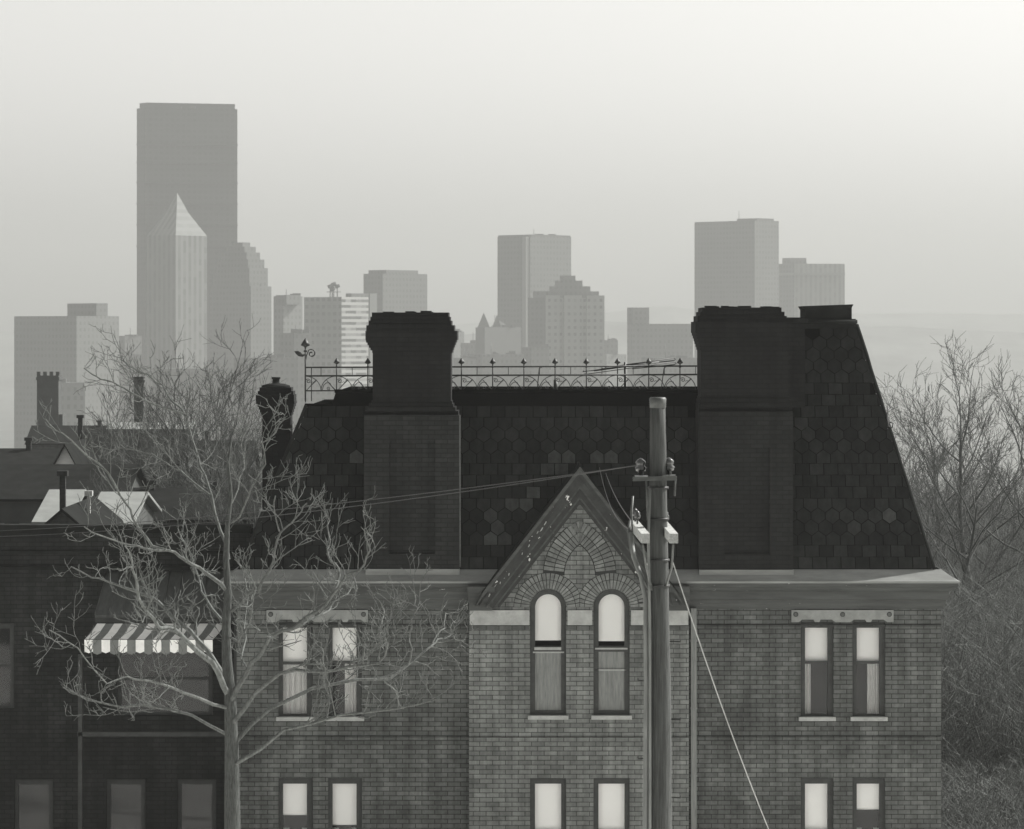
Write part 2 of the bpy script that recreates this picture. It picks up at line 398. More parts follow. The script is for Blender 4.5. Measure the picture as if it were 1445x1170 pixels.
for sgn in (-1, 1):
    hw, base, apx = 22.0, 812.0, 768.0
    hgt = base-apx; rr = (hw*hw+hgt*hgt)/(2*hw)      # centre on the base line
    cx = AX+sgn*(rr-hw)*-1
    amax = math.asin(hgt/rr)
    for i in range(11):
        t0, t1 = amax*i/11, amax*(i+1)/11; ra, rb = rr, rr+30
        q = [(cx+sgn*ra*math.cos(t0), base-ra*math.sin(t0)), (cx+sgn*rb*math.cos(t0), base-rb*math.sin(t0)), (cx+sgn*rb*math.cos(t1), base-rb*math.sin(t1)), (cx+sgn*ra*math.cos(t1), base-ra*math.sin(t1))]
        q = [((min(x, AX) if sgn < 0 else max(x, AX)), y) for x, y in q]
        mx = sum(x for x, y in q)/4; my = sum(y for x, y in q)/4
        if any(math.hypot(mx-(a+b)/2, my-spring) < 47 for a, b, _ in gab_w) or abs(mx-AX) > (my-706)*.66: continue
        mb.prism_y([(gx(a), gzv(b)) for a, b in q], YG-.012, YG+.02, m=1)
    for ring, (ra, rb) in enumerate(((rr+.8, rr+14), (rr+15, rr+29))):
        n = 11
        for i in range(n+3):
            t0, t1 = amax*(i+.11)/n, amax*(i+.89)/n
            q = [(cx+sgn*ra*math.cos(t0), base-ra*math.sin(t0)), (cx+sgn*rb*math.cos(t0), base-rb*math.sin(t0)), (cx+sgn*rb*math.cos(t1), base-rb*math.sin(t1)), (cx+sgn*ra*math.cos(t1), base-ra*math.sin(t1))]
            q = [((min(x, AX-.3) if sgn < 0 else max(x, AX+.3)), y) for x, y in q]
            if max(abs(q[0][0]-q[2][0]), abs(q[1][0]-q[3][0])) < 1.5: continue
            mx = sum(x for x, y in q)/4; my = sum(y for x, y in q)/4
            if any(math.hypot(mx-(a+b)/2, my-spring) < 53 for a, b, _ in gab_w): continue
            if abs(mx-AX) > (my-706)*.70: continue
            brickq(q, YG-.03-.005*ring, random.uniform(.7, 1.15))
mb.build('brick_arch', [M['vouss'], M['joint']], root)
# outline of the blind arch: dark tubes painting the shadow of a recess
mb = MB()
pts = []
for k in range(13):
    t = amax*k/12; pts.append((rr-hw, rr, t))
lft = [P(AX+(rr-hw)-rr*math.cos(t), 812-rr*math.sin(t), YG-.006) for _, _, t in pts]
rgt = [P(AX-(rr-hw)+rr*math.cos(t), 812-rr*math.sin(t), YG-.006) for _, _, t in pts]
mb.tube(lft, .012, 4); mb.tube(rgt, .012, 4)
mb.build('arch_shadow_line', M['joint'], root)
# stone bands
for a, b in ((GX0+1, 747), (801, 835.5), (890.5, GX1-1)):
    mb = MB(); mb.box(gx(a), gx(b), YG-.05, YG+.02, gzv(882), gzv(861)); mb.build('stone_band', M['stone'], root)

# windows --------------------------------------------------------------
def framering(mb, outer, inner, y0, y1, m=0, c=1.0):
    k = len(outer)
    for i in range(k):
        j = (i+1) % k; A, B, C, E = outer[i], outer[j], inner[j], inner[i]
        mb.face([(A[0], y0, A[1]), (B[0], y0, B[1]), (C[0], y0, C[1]), (E[0], y0, E[1])], m, c)
        mb.face([(E[0], y0, E[1]), (C[0], y0, C[1]), (C[0], y1, C[1]), (E[0], y1, E[1])], m, c)
        mb.face([(B[0], y0, B[1]), (A[0], y0, A[1]), (A[0], y1, A[1]), (B[0], y1, B[1])], m, c)
def arch_poly(a, b, t, bt, Y, ins=0):     # counterclockwise from bottom-left, arched top, py coordinates
    c, r = (a+b)/2, (b-a)/2-ins
    pts = [(a+ins, bt-ins), (b-ins, bt-ins)] + [(c+r*math.cos(math.pi*i/16), t-r*math.sin(math.pi*i/16)) for i in range(17)]
    return [(X_(x, Y), Z_(y, Y)) for x, y in pts]
def rect_poly(a, b, t, bt, Y): return [(X_(a, Y), Z_(bt, Y)), (X_(b, Y), Z_(bt, Y)), (X_(b, Y), Z_(t, Y)), (X_(a, Y), Z_(t, Y))]
def side_window(a, b, t, bt, label, pane, rail, low='curtain', sh=0):
    y = YW+.10; fr = MB()
    framering(fr, rect_poly(a+.3, b-.3, t+.3, bt, y), rect_poly(a+6, b-8, t+8, bt-4, y), y, y+.12)
    fr.box(X_(a+5, y), X_(b-7, y), y+.03, y+.09, Z_(rail+4, y), Z_(rail, y))
    w_ = fr.build('window', M['frame'], root); w_['label'] = label
    g = MB(); g.box(X_(a+6, y), X_(b-8, y), y+.055, y+.061, Z_(bt-4, y), Z_(t+8, y)); g.build('pane', M['glass'], w_)
    s = MB(); n = 14; yy = y+.16; xa, xb = X_(a+4.5, y), X_(b-6.5, y); rl_ = rail; rail = rail+sh
    for i in range(n):
        u0, u1 = i/n, (i+1)/n
        f = lambda u: yy+.012*math.sin(u*math.pi)
        s.face([(xa+(xb-xa)*u0, f(u0), Z_(rail+1, y)), (xa+(xb-xa)*u1, f(u1), Z_(rail+1, y)), (xa+(xb-xa)*u1, f(u1), Z_(t+4, y)), (xa+(xb-xa)*u0, f(u0), Z_(t+4, y))], sm=True)
    s.tube([(xa, yy, Z_(rail+1, y)), (xb, yy, Z_(rail+1, y))], .012, 6)
    s.build('roller_shade', M['shade'], w_); rail = rl_
    if low:
        c = MB(); n = 24; spans = {'left': (0, .3), 'right': (.5, 1), 'full': (0, 1), 'both': (0, .28)}[low]
        for sp in ([spans] if low != 'both' else [spans, (.75, 1)]):
            for i in range(n):
                u0, u1 = sp[0]+(sp[1]-sp[0])*i/n, sp[0]+(sp[1]-sp[0])*(i+1)/n
                f = lambda u: yy+.05+.018*math.sin(u*60)
                c.face([(xa+(xb-xa)*u0, f(u0), Z_(bt-3, y)), (xa+(xb-xa)*u1, f(u1), Z_(bt-3, y)), (xa+(xb-xa)*u1, f(u1), Z_(rail-2, y)), (xa+(xb-xa)*u0, f(u0), Z_(rail-2, y))], sm=True)
        c.build('curtain', M['curtain'], w_)
    s = MB(); s.box(hx(a-3), hx(b+3), YW-.09, YW+.11, hz(bt+5), hz(bt-.5)); s.build('sill', M['stone'], w_)
side_window(*side_w[0], 'outer left sash window behind the tree branches', 0, 934, 'full')
side_window(*side_w[1], 'inner left sash window with white shade', 0, 933, 'right')
side_window(*side_w[2], 'left one of the right pair of windows, curtain on its left', 0, 933, 'left')
side_window(*side_w[3], 'right one of the right pair of windows, curtain on its right', 0, 933, 'right')
for k, wv in enumerate(low_w):
    side_window(*wv, 'lower storey sash window', 0, 1172, 'both', (-22, -8, 3, -30)[k])
def gable_window(a, b, bt, label, kind):
    y = YG+.10; fr = MB()
    framering(fr, arch_poly(a, b, spring, bt, y, .3), arch_poly(a, b, spring, bt, y, 7.2), y, y+.14)
    framering(fr, arch_poly(a, b, spring, bt, y-.03, .4), arch_poly(a, b, spring, bt, y-.03, 2.2), y-.03, y+.02)
    fr.box(X_(a+5, y), X_(b-5, y), y+.02, y+.1, Z_(920, y), Z_(912, y))
    w_ = fr.build('window', M['frame'], root); w_['label'] = label
    t = MB()
    if kind == 0:
        t2 = MB(); t2.box(X_(a+6, y), X_(b-7, y), y-.01, y+.02, Z_(917.5, y), Z_(913.5, y)); t2.build('batten', M['stone'], w_); t.box(X_(a+4, y), X_(b-3, y), y-.02, y+.02, Z_(921.5, y), Z_(919.5, y))
    else:
        t.box(X_(a+1.5, y), X_(b-3, y), y-.02, y+.02, Z_(916.5, y), Z_(914.2, y)); t2 = MB(); t2.box(X_(a+4, y), X_(b-5, y), y+.0, y+.03, Z_(946.5, y), Z_(944.5, y)); t2.build('batten', M['stone'], w_)
    t.build('meeting_rail', M['stone'], w_)
    bd = MB(); bd.box(X_(a+6, y), X_(b-6, y), y+.04, y+.07, Z_(bt-5, y), Z_(919, y)); bd.build('storm_panel', M['board'], w_)
    g = MB(); g.prism_y(arch_poly(a, b, spring, 913, y, 7), y+.075, y+.081); g.build('pane', M['glass'], w_)
    s = MB(); pl = arch_poly(a, b, spring, 911 if kind else 910, y, 5.5)
    s.prism_y(pl, y+.13, y+.14); s.build('roller_shade', M['shade'], w_)
    s = MB(); s.box(gx(a-3), gx(b+3), YG-.09, YG+.11, gzv(bt+5), gzv(bt-.5)); s.build('sill', M['stone'], w_)
gable_window(*gab_w[0][:2], 1010, 'left round-headed gable window with white shade', 0)
gable_window(*gab_w[1][:2], 1010, 'right round-headed gable window with white shade', 1)
for a, b, _ in gab_w:
    y = YG+.1; fr = MB(); framering(fr, rect_poly(a+.3, b-.3, 1098.3, 1250, y), rect_poly(a+7, b-7, 1106, 1244, y), y, y+.12); fr.box(X_(a+6, y), X_(b-6, y), y+.03, y+.09, Z_(1176, y), Z_(1172, y))
    w_ = fr.build('window', M['frame'], root); w_['label'] = 'lower storey window under the gable'
    g = MB(); g.box(X_(a+6, y), X_(b-6, y), y+.055, y+.061, Z_(1246, y), Z_(1104, y)); g.build('pane', M['glass'], w_)
    s = MB(); s.box(X_(a+5, y), X_(b-5, y), y+.15, y+.16, Z_(1172, y), Z_(1103, y)); s.build('roller_shade', M['shade'], w_)
# stone lintels over the side windows: notched slab with rosettes
for (a, b) in ((376, 519), (1117, 1261)):
    mb = MB(); y = YW-.06
    wv = [w_ for w_ in side_w if a < w_[0] < b]
    pts = [(a, 861), (a, 878)]
    for w_ in wv:
        pts += [(w_[0]-3, 878), (w_[0]+2, 874.5), ((w_[0]+w_[1])/2-5, 874.5), ((w_[0]+w_[1])/2-3, 878), ((w_[0]+w_[1])/2+3, 878), ((w_[0]+w_[1])/2+5, 874.5), (w_[1]-2, 874.5), (w_[1]+3, 878)]
    pts += [(b, 878), (b, 861)]
    mb.prism_y([(X_(p, y), Z_(q, y)) for p, q in pts], y, YW+.05)
    l_ = mb.build('lintel', plain('lintel_stone', .21, .85, .3, 4), root)
    for cx in (a+6, (a+b)/2, b-6):
        r_ = MB(); c = P(cx, 867, y)
        r_.tube([(c.x, y-.03, c.z), (c.x, y+.01, c.z)], [.035, .05], 10); r_.tube([(c.x, y-.012, c.z), (c.x, y+.01, c.z)], .06, 10, c=.4); r_.build('rosette', M['tin'], l_)

# cornice ---------------------------------------------------------------
def cornice(mb, prof, pl, pr, yw, back, ret_l=False, ret_r=False, xscale=YW):
    rows = []
    for o_, py in prof:
        z = hz(py); xl, xr = hx(pl), hx(pr)
        row = []
        if ret_l: row.append((xl-o_, yw+back, z))
        row.append((xl-(o_ if ret_l else 0), yw-o_, z)); row.append((xr+(o_ if ret_r else 0), yw-o_, z))
        if ret_r: row.append((xr+o_, yw+back, z))
        rows.append(row)
    for i in range(len(rows)-1):
        for j in range(len(rows[0])-1):
            mb.face([rows[i][j], rows[i][j+1], rows[i+1][j+1], rows[i+1][j]])
    if not ret_l: mb.face([r[0] for r in rows][::-1])
    if not ret_r: mb.face([r[-1] for r in rows])
PR = [(0, 859), (.05, 859), (.05, 855), (.09, 851), (.10, 846), (.15, 845), (.16, 834), (.24, 832), (.30, 828), (.35, 826), (.36, 821), (.36, 820), (0, 819)]
PLED = [(.0, 822), (.385, 821.5), (.385, 818.5), (.34, 818), (.02, 804.0), (0, 803.5)]
mb = MB(); cornice(mb, PR, 334, 702, YW, D, ret_l=True); mb.build('cornice', M['wood'], root)
mb = MB(); cornice(mb, PR, 934, 1328, YW, D, ret_r=True); mb.build('cornice', M['wood'], root)
mb = MB(); cornice(mb, PLED, 334, 702, YW, D, ret_l=True); mb.build('gutter', M['ledge'], root)
mb = MB(); cornice(mb, PLED, 934, 1328, YW, D, ret_r=True); mb.build('gutter', M['ledge'], root)
# gable rake boards (stepped bands, highlight and shadow put into lighter and darker paint)
def band(mb, v0, v1, yf, yb, m=0):
    # outer line from apex (AX,658) falling at slope to (683,832)
    sl = (832-658)/(AX-683.0); foot = 862
    for s in (-1, 1):
        def pt(off, py): return (AX+s*(py-658-off)/sl, py)
        f0 = foot-8
        q = [(AX, 658+v0), pt(v0, f0-6 if v0 < 20 else f0), pt(v1, f0 if v0 < 20 else f0+4), (AX, 658+v1)]
        if v0 < 20: q[1] = pt(v0, 832)
        mb.prism_y([(X_(a, YG), Z_(b, YG)) for a, b in q], yf, yb, m)
mb = MB(); band(mb, 0, 7, YG-.46, YG+.1, 1); band(mb, 7.15, 13, YG-.40, YG+.1); band(mb, 13.15, 27, YG-.34, YG+.1); band(mb, 27.15, 31, YG-.27, YG+.1, 1); band(mb, 31.15, 42, YG-.18, YG+.1); band(mb, 42.15, 46, YG-.15, YG+.1, 1); band(mb, 46.15, 53, YG-.07, YG+.1)
for s in (-1, 1):      # returned foot of the rake
    for (a0, a1, p0, p1, o_) in ((120, 158, 826, 834, .42), (122, 157, 834.2, 850, .30), (124, 156, 850.2, 861, .16)):
        xa, xb = AX+s*a0, AX+s*a1
        if s > 0: xb = min(xb, 972)
        mb.box(gx(min(xa, xb)), gx(max(xa, xb)), YG-o_, YG+.25, gzv(p1), gzv(p0), 1)
mb.build('gable_rake', [M['wood_shaded'], M['wood']], root)
# peeled paint flakes on the left rake
for t, v, L in ((.14, 18, 4), (.36, 18, 5), (.40, 20, 6), (.44, 17, 3), (.53, 20, 3), (.60, 19, 2), (.74, 24, 2.5), (.83, 20, 2), (.885, 15, 5), (.91, 16, 7), (.945, 18, 4)):
    mb = MB(); px = AX-135*t; py = 658+174*t+v; yf = YG-.346; up = []; dn = []
    for k in range(7):
        f = (k/6-.5)*L*1.3; e_ = 1-abs(k/6-.5)*1.6; up.append((px-f*.61, py+f*.79-e_*random.uniform(.8, 2.8))); dn.append((px-f*.61, py+f*.79+e_*random.uniform(.6, 2.4)))
    mb.prism_y([(X_(a, yf), Z_(b, yf)) for a, b in up+dn[::-1]], yf, yf+.003); mb.build('paint_flake', M['stone'], root)
# gable roof slabs running back into the mansard
mb = MB(); sl = (832-658)/135.0
for s in (-1, 1):
    a = P(AX, 655.5, YG); b = P(AX+s*138, 655.5+138*sl, YG); t = Vector((0, 0, -.03))
    y0, y1 = YG-.47, YW+1.6
    q = [(a.x, y0, a.z), (b.x, y0, b.z), (b.x, y1, b.z), (a.x, y1, a.z)]
    low = [Vector(p)+t for p in q]
    order = (0, 1, 2, 3) if s > 0 else (1, 0, 3, 2)
    mb.hull8([low[i] for i in order]+[Vector(q[i]) for i in order])
c = P(AX, 657, YG-.47); mb.tube([c, c+Vector((0, 2.1, 0))], .035, 6)
mb.build('gable_roof', M['tar'], root)

# mansard roof -----------------------------------------------------------
ZB = hz(804)                      # roof foot
def slope_y(z): return YW+.02 + (z-ZB)*.34
def fz(py):
    # height on the front slope seen at row py
    z = hz(py)
    for _ in range(6): z = Z_(py, slope_y(z))
    return z
ZT = fz(572); YT = slope_y(ZT)
def hipL(z): return hx(338) + (z-ZB)*((X_(432, YT)-hx(338))/(ZT-ZB))
def hipR(z): return hx(1319) - (z-ZB)*((hx(1319)-X_(1209, slope_y(fz(458))))/(fz(458)-ZB))
YB = YW+D
mb = MB()
xl0, xr0 = hipL(ZB), hx(1124); xl1, xr1 = hipL(ZT), hx(1124); e = .05
yb0, yb1 = YB, YB-(ZT-ZB)*.34
mb.hull8([(xl0+e, YW+.02+e, ZB-.02), (xr0, YW+.02+e, ZB-.02), (xr0, yb0, ZB-.02), (xl0+e, yb0, ZB-.02), (xl1+e, YT+e, ZT), (xr1, YT+e, ZT), (xr1, yb1, ZT), (xl1+e, yb1, ZT)])
# curb under the railing
zc0, zc1 = ZT, Z_(552, YT+.1)
mb.hull8([(X_(466, YT), YT-.01, zc0-.1), (xr1, YT-.01, zc0-.1), (xr1, yb1, zc0-.1), (X_(466, YT), yb1, zc0-.1), (X_(474, YT), YT+.08, zc1), (xr1, YT+.08, zc1), (xr1, yb1, zc1), (X_(474, YT), yb1, zc1)])
mb.tube([(X_(472, YT), YT+.05, zc1), (hx(1120), YT+.05, zc1)], .045, 6)
mb.tube([(X_(430, YT), YT+.02, ZT), (X_(470, YT), YT+.02, ZT)], .045, 6)
mb.build('roof', M['slate_bed'], root)

# slates: overlapping tiles, bands of square and hexagonal butts
def slates(mb, xL, xR, yfun, z0, z1, wpx=20.2, seed=1, face='front', ylo=None, yhi=None):
    rnd = random.Random(seed); wd = wpx/60.5; ex = 16.3/60.5; g = .011; q_ = ex*.2
    r = 0; z = z0
    pat = 'SSHHHHSSSHHHHSSSHHHHHHH'; n = int((z1-z0)/ex)+1
    lo_ = xL if face == 'front' else ylo; hi_ = xR if face == 'front' else yhi
    while z < z1-.05:
        K = lambda i: pat[i % len(pat)] if 0 <= i < n else 'S'
        hexa = K(r) == 'H'; off = (r % 2)*wd/2; a0, a1 = lo_(z), hi_(z)
        x = int(math.floor((a0-off)/wd)-1)*wd+off
        while x < a1+wd:
            xa, xb, xm = x+g, x+wd-g, x+wd/2; zb, zt = z+g*.6, z+ex-g*.6
            tone = rnd.uniform(.62, 1.35)
            if rnd.random() < .02: tone = 1.7
            if hexa:
                fb, ft = K(r-1) != 'H', K(r+1) != 'H'
                prof = ([(xa, zb), (xb, zb)] if fb else [(xa, zb+q_), (xm, zb-q_), (xb, zb+q_)]) + ([(xb, zt), (xa, zt)] if ft else [(xb, zt-q_), (xm, zt+q_), (xa, zt-q_)])
            else: prof = [(xa, zb), (xb, zb), (xb, zt), (xa, zt)]
            pp = []
            for (u, v) in prof:
                v = min(v, z1); pp.append((min(max(u, lo_(v)+.01), hi_(v)-.01), v))
            if rnd.random() > .012 and max(p[0] for p in pp)-min(p[0] for p in pp) > .05:
                tl = rnd.uniform(-.003, .007); sl_ = rnd.uniform(-.006, .006); pp = [(u, v+sl_*(1 if u > x+wd/2 else -1)) for u, v in pp]
                def out_(u, v, ex_):
                    h = .012+tl+.016*(1-(v-z)/ex)-ex_
                    return (u, yfun(v)-h, v) if face == 'front' else (yfun(v)+h, u, v)
                fr_ = [out_(u, v, 0) for u, v in pp]; bk = [out_(u, v, .012) for u, v in pp]
                mb.face(fr_, c=tone); k = len(fr_)
                for i in range(k): mb.face([fr_[(i+1) % k], fr_[i], bk[i], bk[(i+1) % k]], c=tone*.9)
            x += wd
        z += ex; r += 1
mb = MB()
# light slates of the photo: recolour by position after building
slates(mb, hipL, lambda z: hx(1060), slope_y, ZB+.02, ZT+.02)
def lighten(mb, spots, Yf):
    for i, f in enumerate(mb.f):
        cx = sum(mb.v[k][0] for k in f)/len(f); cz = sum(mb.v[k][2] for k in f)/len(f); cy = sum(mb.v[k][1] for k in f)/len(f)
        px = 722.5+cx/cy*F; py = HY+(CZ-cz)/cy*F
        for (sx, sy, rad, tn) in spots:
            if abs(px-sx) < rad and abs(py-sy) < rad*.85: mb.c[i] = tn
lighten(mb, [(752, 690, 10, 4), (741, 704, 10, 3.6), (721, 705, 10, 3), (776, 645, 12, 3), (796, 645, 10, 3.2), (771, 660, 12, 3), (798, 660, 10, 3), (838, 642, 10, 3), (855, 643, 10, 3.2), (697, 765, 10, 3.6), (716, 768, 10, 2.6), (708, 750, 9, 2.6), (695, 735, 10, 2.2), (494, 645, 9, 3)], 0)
mb.build('slates', M['slate'], root)
# pavilion roof at the right
ZPT = fz(458); YPT = slope_y(ZPT)
pvL0, pvR0 = hx(1052), hx(1319); pvL1, pvR1 = X_(1131, YPT), X_(1208, YPT)
pvL = lambda z: pvL0+(z-ZB)*(pvL1-pvL0)/(ZPT-ZB)
yk0 = YW+5.2; yk1 = YPT+1.2
pvB = lambda z: yk0+(z-ZB)*(yk1-yk0)/(ZPT-ZB)
mb = MB(); mb.hull8([(pvL0+e, YW+.04+e, ZB-.02), (pvR0-e, YW+.04+e, ZB-.02), (pvR0-e, yk0-e, ZB-.02), (pvL0+e, yk0-e, ZB-.02), (pvL1+e, YPT+e, ZPT), (pvR1-e, YPT+e, ZPT), (pvR1-e, yk1-e, ZPT), (pvL1+e, yk1-e, ZPT)])
# rear part of the right end, lower mansard behind the pavilion
mb.hull8([(hx(1150), yk0-.5, ZB-.02), (pvR0-.04, yk0-.5, ZB-.02), (pvR0-.04, YB, ZB-.02), (hx(1150), YB, ZB-.02), (hx(1150), yk0-.5, ZT), (hipR(ZT)-.04, yk0-.5, ZT), (hipR(ZT)-.04, yb1, ZT), (hx(1150), yb1, ZT)])
mb.build('pavilion_roof', M['slate_bed'], root)
mb = MB(); slates(mb, pvL, hipR, slope_y, ZB+.02, ZPT-.03, seed=5)
slates(mb, None, None, hipR, ZB+.02, ZPT-.03, seed=6, face='side', ylo=slope_y, yhi=pvB)
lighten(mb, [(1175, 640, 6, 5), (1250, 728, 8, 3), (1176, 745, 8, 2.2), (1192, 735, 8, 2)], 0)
mb.build('pavilion_slates', M['slate'], root)
# hip caps and pavilion crown
for p_, q_ in (((hipR(ZB), YW+.02, ZB), (hipR(ZPT), YPT, ZPT)), ((pvL(ZT-1), slope_y(ZT-1)-.02, ZT-1), (pvL(ZPT), YPT, ZPT)), ((hipL(ZB), YW+.02, ZB), (hipL(ZT), YT, ZT))):
    mb = MB(); p_, q_ = Vector(p_), Vector(q_); mb.tube([p_.lerp(q_, k/16)+Vector((random.uniform(-.005, .005), 0, 0)) for k in range(17)], [random.uniform(.04, .048) for k in range(17)], 6); mb.build('hip_cap', M['tar'], root)
mb = MB()
Yc = YPT-.02
def crown(p0, p1, t, b, yb_): mb.hull8([(X_(p0, Yc), Yc-.0, Z_(b, Yc)), (X_(p1, Yc), Yc, Z_(b, Yc)), (X_(p1, Yc), yb_, Z_(b, Yc)), (X_(p0, Yc), yb_, Z_(b, Yc)), (X_(p0, Yc), Yc, Z_(t, Yc)), (X_(p1, Yc), Yc, Z_(t, Yc)), (X_(p1, Yc), yb_, Z_(t, Yc)), (X_(p0, Yc), yb_, Z_(t, Yc))])
yb_ = yk1+.1
crown(1130, 1207, 460, 464, yb_)
mb.hull8([(X_(1128, Yc), Yc-.1, Z_(459.8, Yc)), (X_(1208.5, Yc), Yc-.1, Z_(459.8, Yc)), (X_(1208.5, Yc), yb_+.1, Z_(459.8, Yc)), (X_(1128, Yc), yb_+.1, Z_(459.8, Yc)), (X_(1130, Yc), Yc-.08, Z_(450, Yc)), (X_(1207, Yc), Yc-.08, Z_(450, Yc)), (X_(1207, Yc), yb_+.08, Z_(450, Yc)), (X_(1130, Yc), yb_+.08, Z_(450, Yc))])
mb.tube([(X_(1128, Yc), Yc-.12, Z_(454, Yc)), (X_(1209, Yc), Yc-.12, Z_(454, Yc))], .045, 8)
crown(1136, 1202, 432, 450, yb_)
mb.hull8([(X_(1136, Yc), Yc-.01, Z_(437, Yc)), (X_(1201, Yc), Yc-.01, Z_(436, Yc)), (X_(1201, Yc), yb_, Z_(436, Yc)), (X_(1136, Yc), yb_, Z_(437, Yc)), (X_(1133, Yc), Yc-.06, Z_(432, Yc)), (X_(1204, Yc), Yc-.06, Z_(429.5, Yc)), (X_(1204, Yc), yb_+.05, Z_(429.5, Yc)), (X_(1133, Yc), yb_+.05, Z_(432, Yc))])
mb.build('pavilion_crown', M['tar'], root)

# chimneys ----------------------------------------------------------------
def stack(tiers, yf, depth, name, mat, lab=None, label_parent=root):
    """tiers: (py_top, py_bot, px0, px1, front_out)"""
    mb = MB()
    for (t, b, a, c, o_) in tiers:
        j = random.uniform(-.25, .25)
        mb.box(X_(a+j, yf), X_(c+j, yf), yf-o_, yf+depth+o_, Z_(b+.02, yf), Z_(t, yf), c=random.uniform(.85, 1.15))
    o = mb.build(name, mat, label_parent)
    if lab: o['label'] = lab
    return o
def corbels(l0, r0, l1, r1, t, b, n, o0, o1):
    out_ = []
    for i in range(n):
        f = i/(n-1) if n > 1 else 0
        out_.append((t+(b-t)*i/n, t+(b-t)*(i+1)/n, l0+(l1-l0)*f, r0+(r1-r0)*f, o0+(o1-o0)*f))
    return out_
YC1 = YW-.12
def panel_body(a, b, t, bt, pa, pb, pt, pbt, yf, tag_):
    # chimney breast with a recessed panel
    mb = MB()
    wall_holes(mb, X_(a, yf), X_(b, yf), Z_(bt, yf), Z_(t, yf), yf, [(X_(pa, yf), X_(pb, yf), Z_(pbt, yf), Z_(pt, yf))], .10)
    mb.face([(X_(pa, yf), yf+.1, Z_(pbt, yf)), (X_(pb, yf), yf+.1, Z_(pbt, yf)), (X_(pb, yf), yf+.1, Z_(pt, yf)), (X_(pa, yf), yf+.1, Z_(pt, yf))])
    xa, xb, z0, z1 = X_(a, yf), X_(b, yf), Z_(bt, yf), Z_(t, yf); yb = yf+2.2
    mb.face([(xb, yf, z0), (xb, yb, z0), (xb, yb, z1), (xb, yf, z1)]); mb.face([(xa, yb, z0), (xa, yf, z0), (xa, yf, z1), (xa, yb, z1)])
    mb.face([(xa, yf, z1), (xb, yf, z1), (xb, yb, z1), (xa, yb, z1)])
    return mb
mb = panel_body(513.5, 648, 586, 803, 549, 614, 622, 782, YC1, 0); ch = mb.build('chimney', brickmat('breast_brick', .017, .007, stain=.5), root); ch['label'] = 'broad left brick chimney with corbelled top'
tiers = [(441, 447, 525, 633, .02), (447, 452.5, 523, 635, .06), (452.5, 459, 520.5, 637, .10), (459, 467, 517.5, 641, .16), (467, 480, 516, 645, .20)]
tiers += corbels(517, 643.5, 525, 638, 480, 498, 5, .17, .03) + [(498, 566, 526, 636.5, 0)] + [(566, 570, 524, 638, .03), (570, 574.5, 521, 640, .07), (574.5, 580, 518, 643, .11), (580, 586, 515, 647, .0)]
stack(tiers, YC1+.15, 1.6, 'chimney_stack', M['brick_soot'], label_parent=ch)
mb = MB(); mb.box(X_(516, YC1), X_(648.5, YC1), YC1-.05, YC1+.4, Z_(812, YC1), Z_(803, YC1)); mb.build('stone_base', M['ledge'], ch)
mb = MB()   # lead flashing down the right side of the breast
mb.box(X_(648.6, YC1), X_(650, YC1), YC1+.0, YC1+.03, Z_(800, YC1), Z_(586, YC1)); mb.build('flashing', M['tin'], ch)
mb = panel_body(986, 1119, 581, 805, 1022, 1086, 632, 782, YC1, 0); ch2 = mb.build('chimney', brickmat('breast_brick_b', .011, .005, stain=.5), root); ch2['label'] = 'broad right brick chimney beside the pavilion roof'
tiers = [(434, 440, 991, 1103, .02), (440, 446, 988, 1107, .06), (446, 454, 984.5, 1110, .10), (454, 470, 981, 1112, .17)]
tiers += corbels(982, 1112, 988, 1113, 470, 494, 6, .15, .03) + [(494, 560, 989.5, 1113, 0)] + [(560, 564, 988, 1114, .03), (564, 570, 987, 1116, .07), (570, 575, 986, 1118, .11), (575, 581, 986, 1118.5, .0)]
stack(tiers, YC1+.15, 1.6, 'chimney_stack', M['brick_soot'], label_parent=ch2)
stack([(448, 456, 1104, 1140, .05), (456, 575, 1106, 1136, 0)], YC1+.8, 1.2, 'flue_wall', M['brick_soot'], label_parent=ch2)
mb = MB(); mb.box(X_(986.5, YC1), X_(1120, YC1), YC1-.05, YC1+.4, Z_(811, YC1), Z_(804, YC1)); mb.build('stone_base', M['ledge'], ch2)
YC3 = 79.5
tiers = [(547, 552, 366, 411, 0), (552, 557, 364, 414, .05), (557, 566, 361.5, 415.5, .1)] + corbels(362, 416, 370, 410, 566, 590, 6, .1, 0) + [(590, 800, 370, 410, 0)]
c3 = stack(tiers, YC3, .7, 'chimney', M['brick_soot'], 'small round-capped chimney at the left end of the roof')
mb = MB(); c = P(388, 547, YC3); mb.lathe(c.x, YC3+.35, [(.36, c.z), (.34, c.z+.05), (.2, c.z+.09), (.09, c.z+.1), (.085, c.z+.2), (.11, c.z+.21), (.11, c.z+.25), (.0, c.z+.25)], 14); 
mb.build('chimney_pot', M['tar'], c3)
# broken mortar slabs on the tops
for a0, a1, b0 in ((527, 630, 440.6), (994, 1060, 433.5), (1000, 1100, 434)):
    for k in range(6):
        x = random.uniform(a0, a1-12); y = YC1+.2+random.uniform(0, .8)
        mb = MB(); mb.box(X_(x, y), X_(x+random.uniform(8, 18), y), y, y+.25, Z_(b0+1, y), Z_(b0-random.uniform(.3, 2), y)); mb.build('mortar_cap', M['tar'], ch if a0 < 600 else ch2)
# downspout and small wall pipe
mb = MB(); mb.box(X_(975, YW-.14), X_(983, YW-.14), YW-.14, YW-.03, 0, hz(858)); 
for z in (hz(905), hz(1000), hz(1095)): mb.box(X_(974, YW-.15), X_(984, YW-.15), YW-.15, YW-.02, z, z+.04)
mb.build('downspout', M['board'], root)
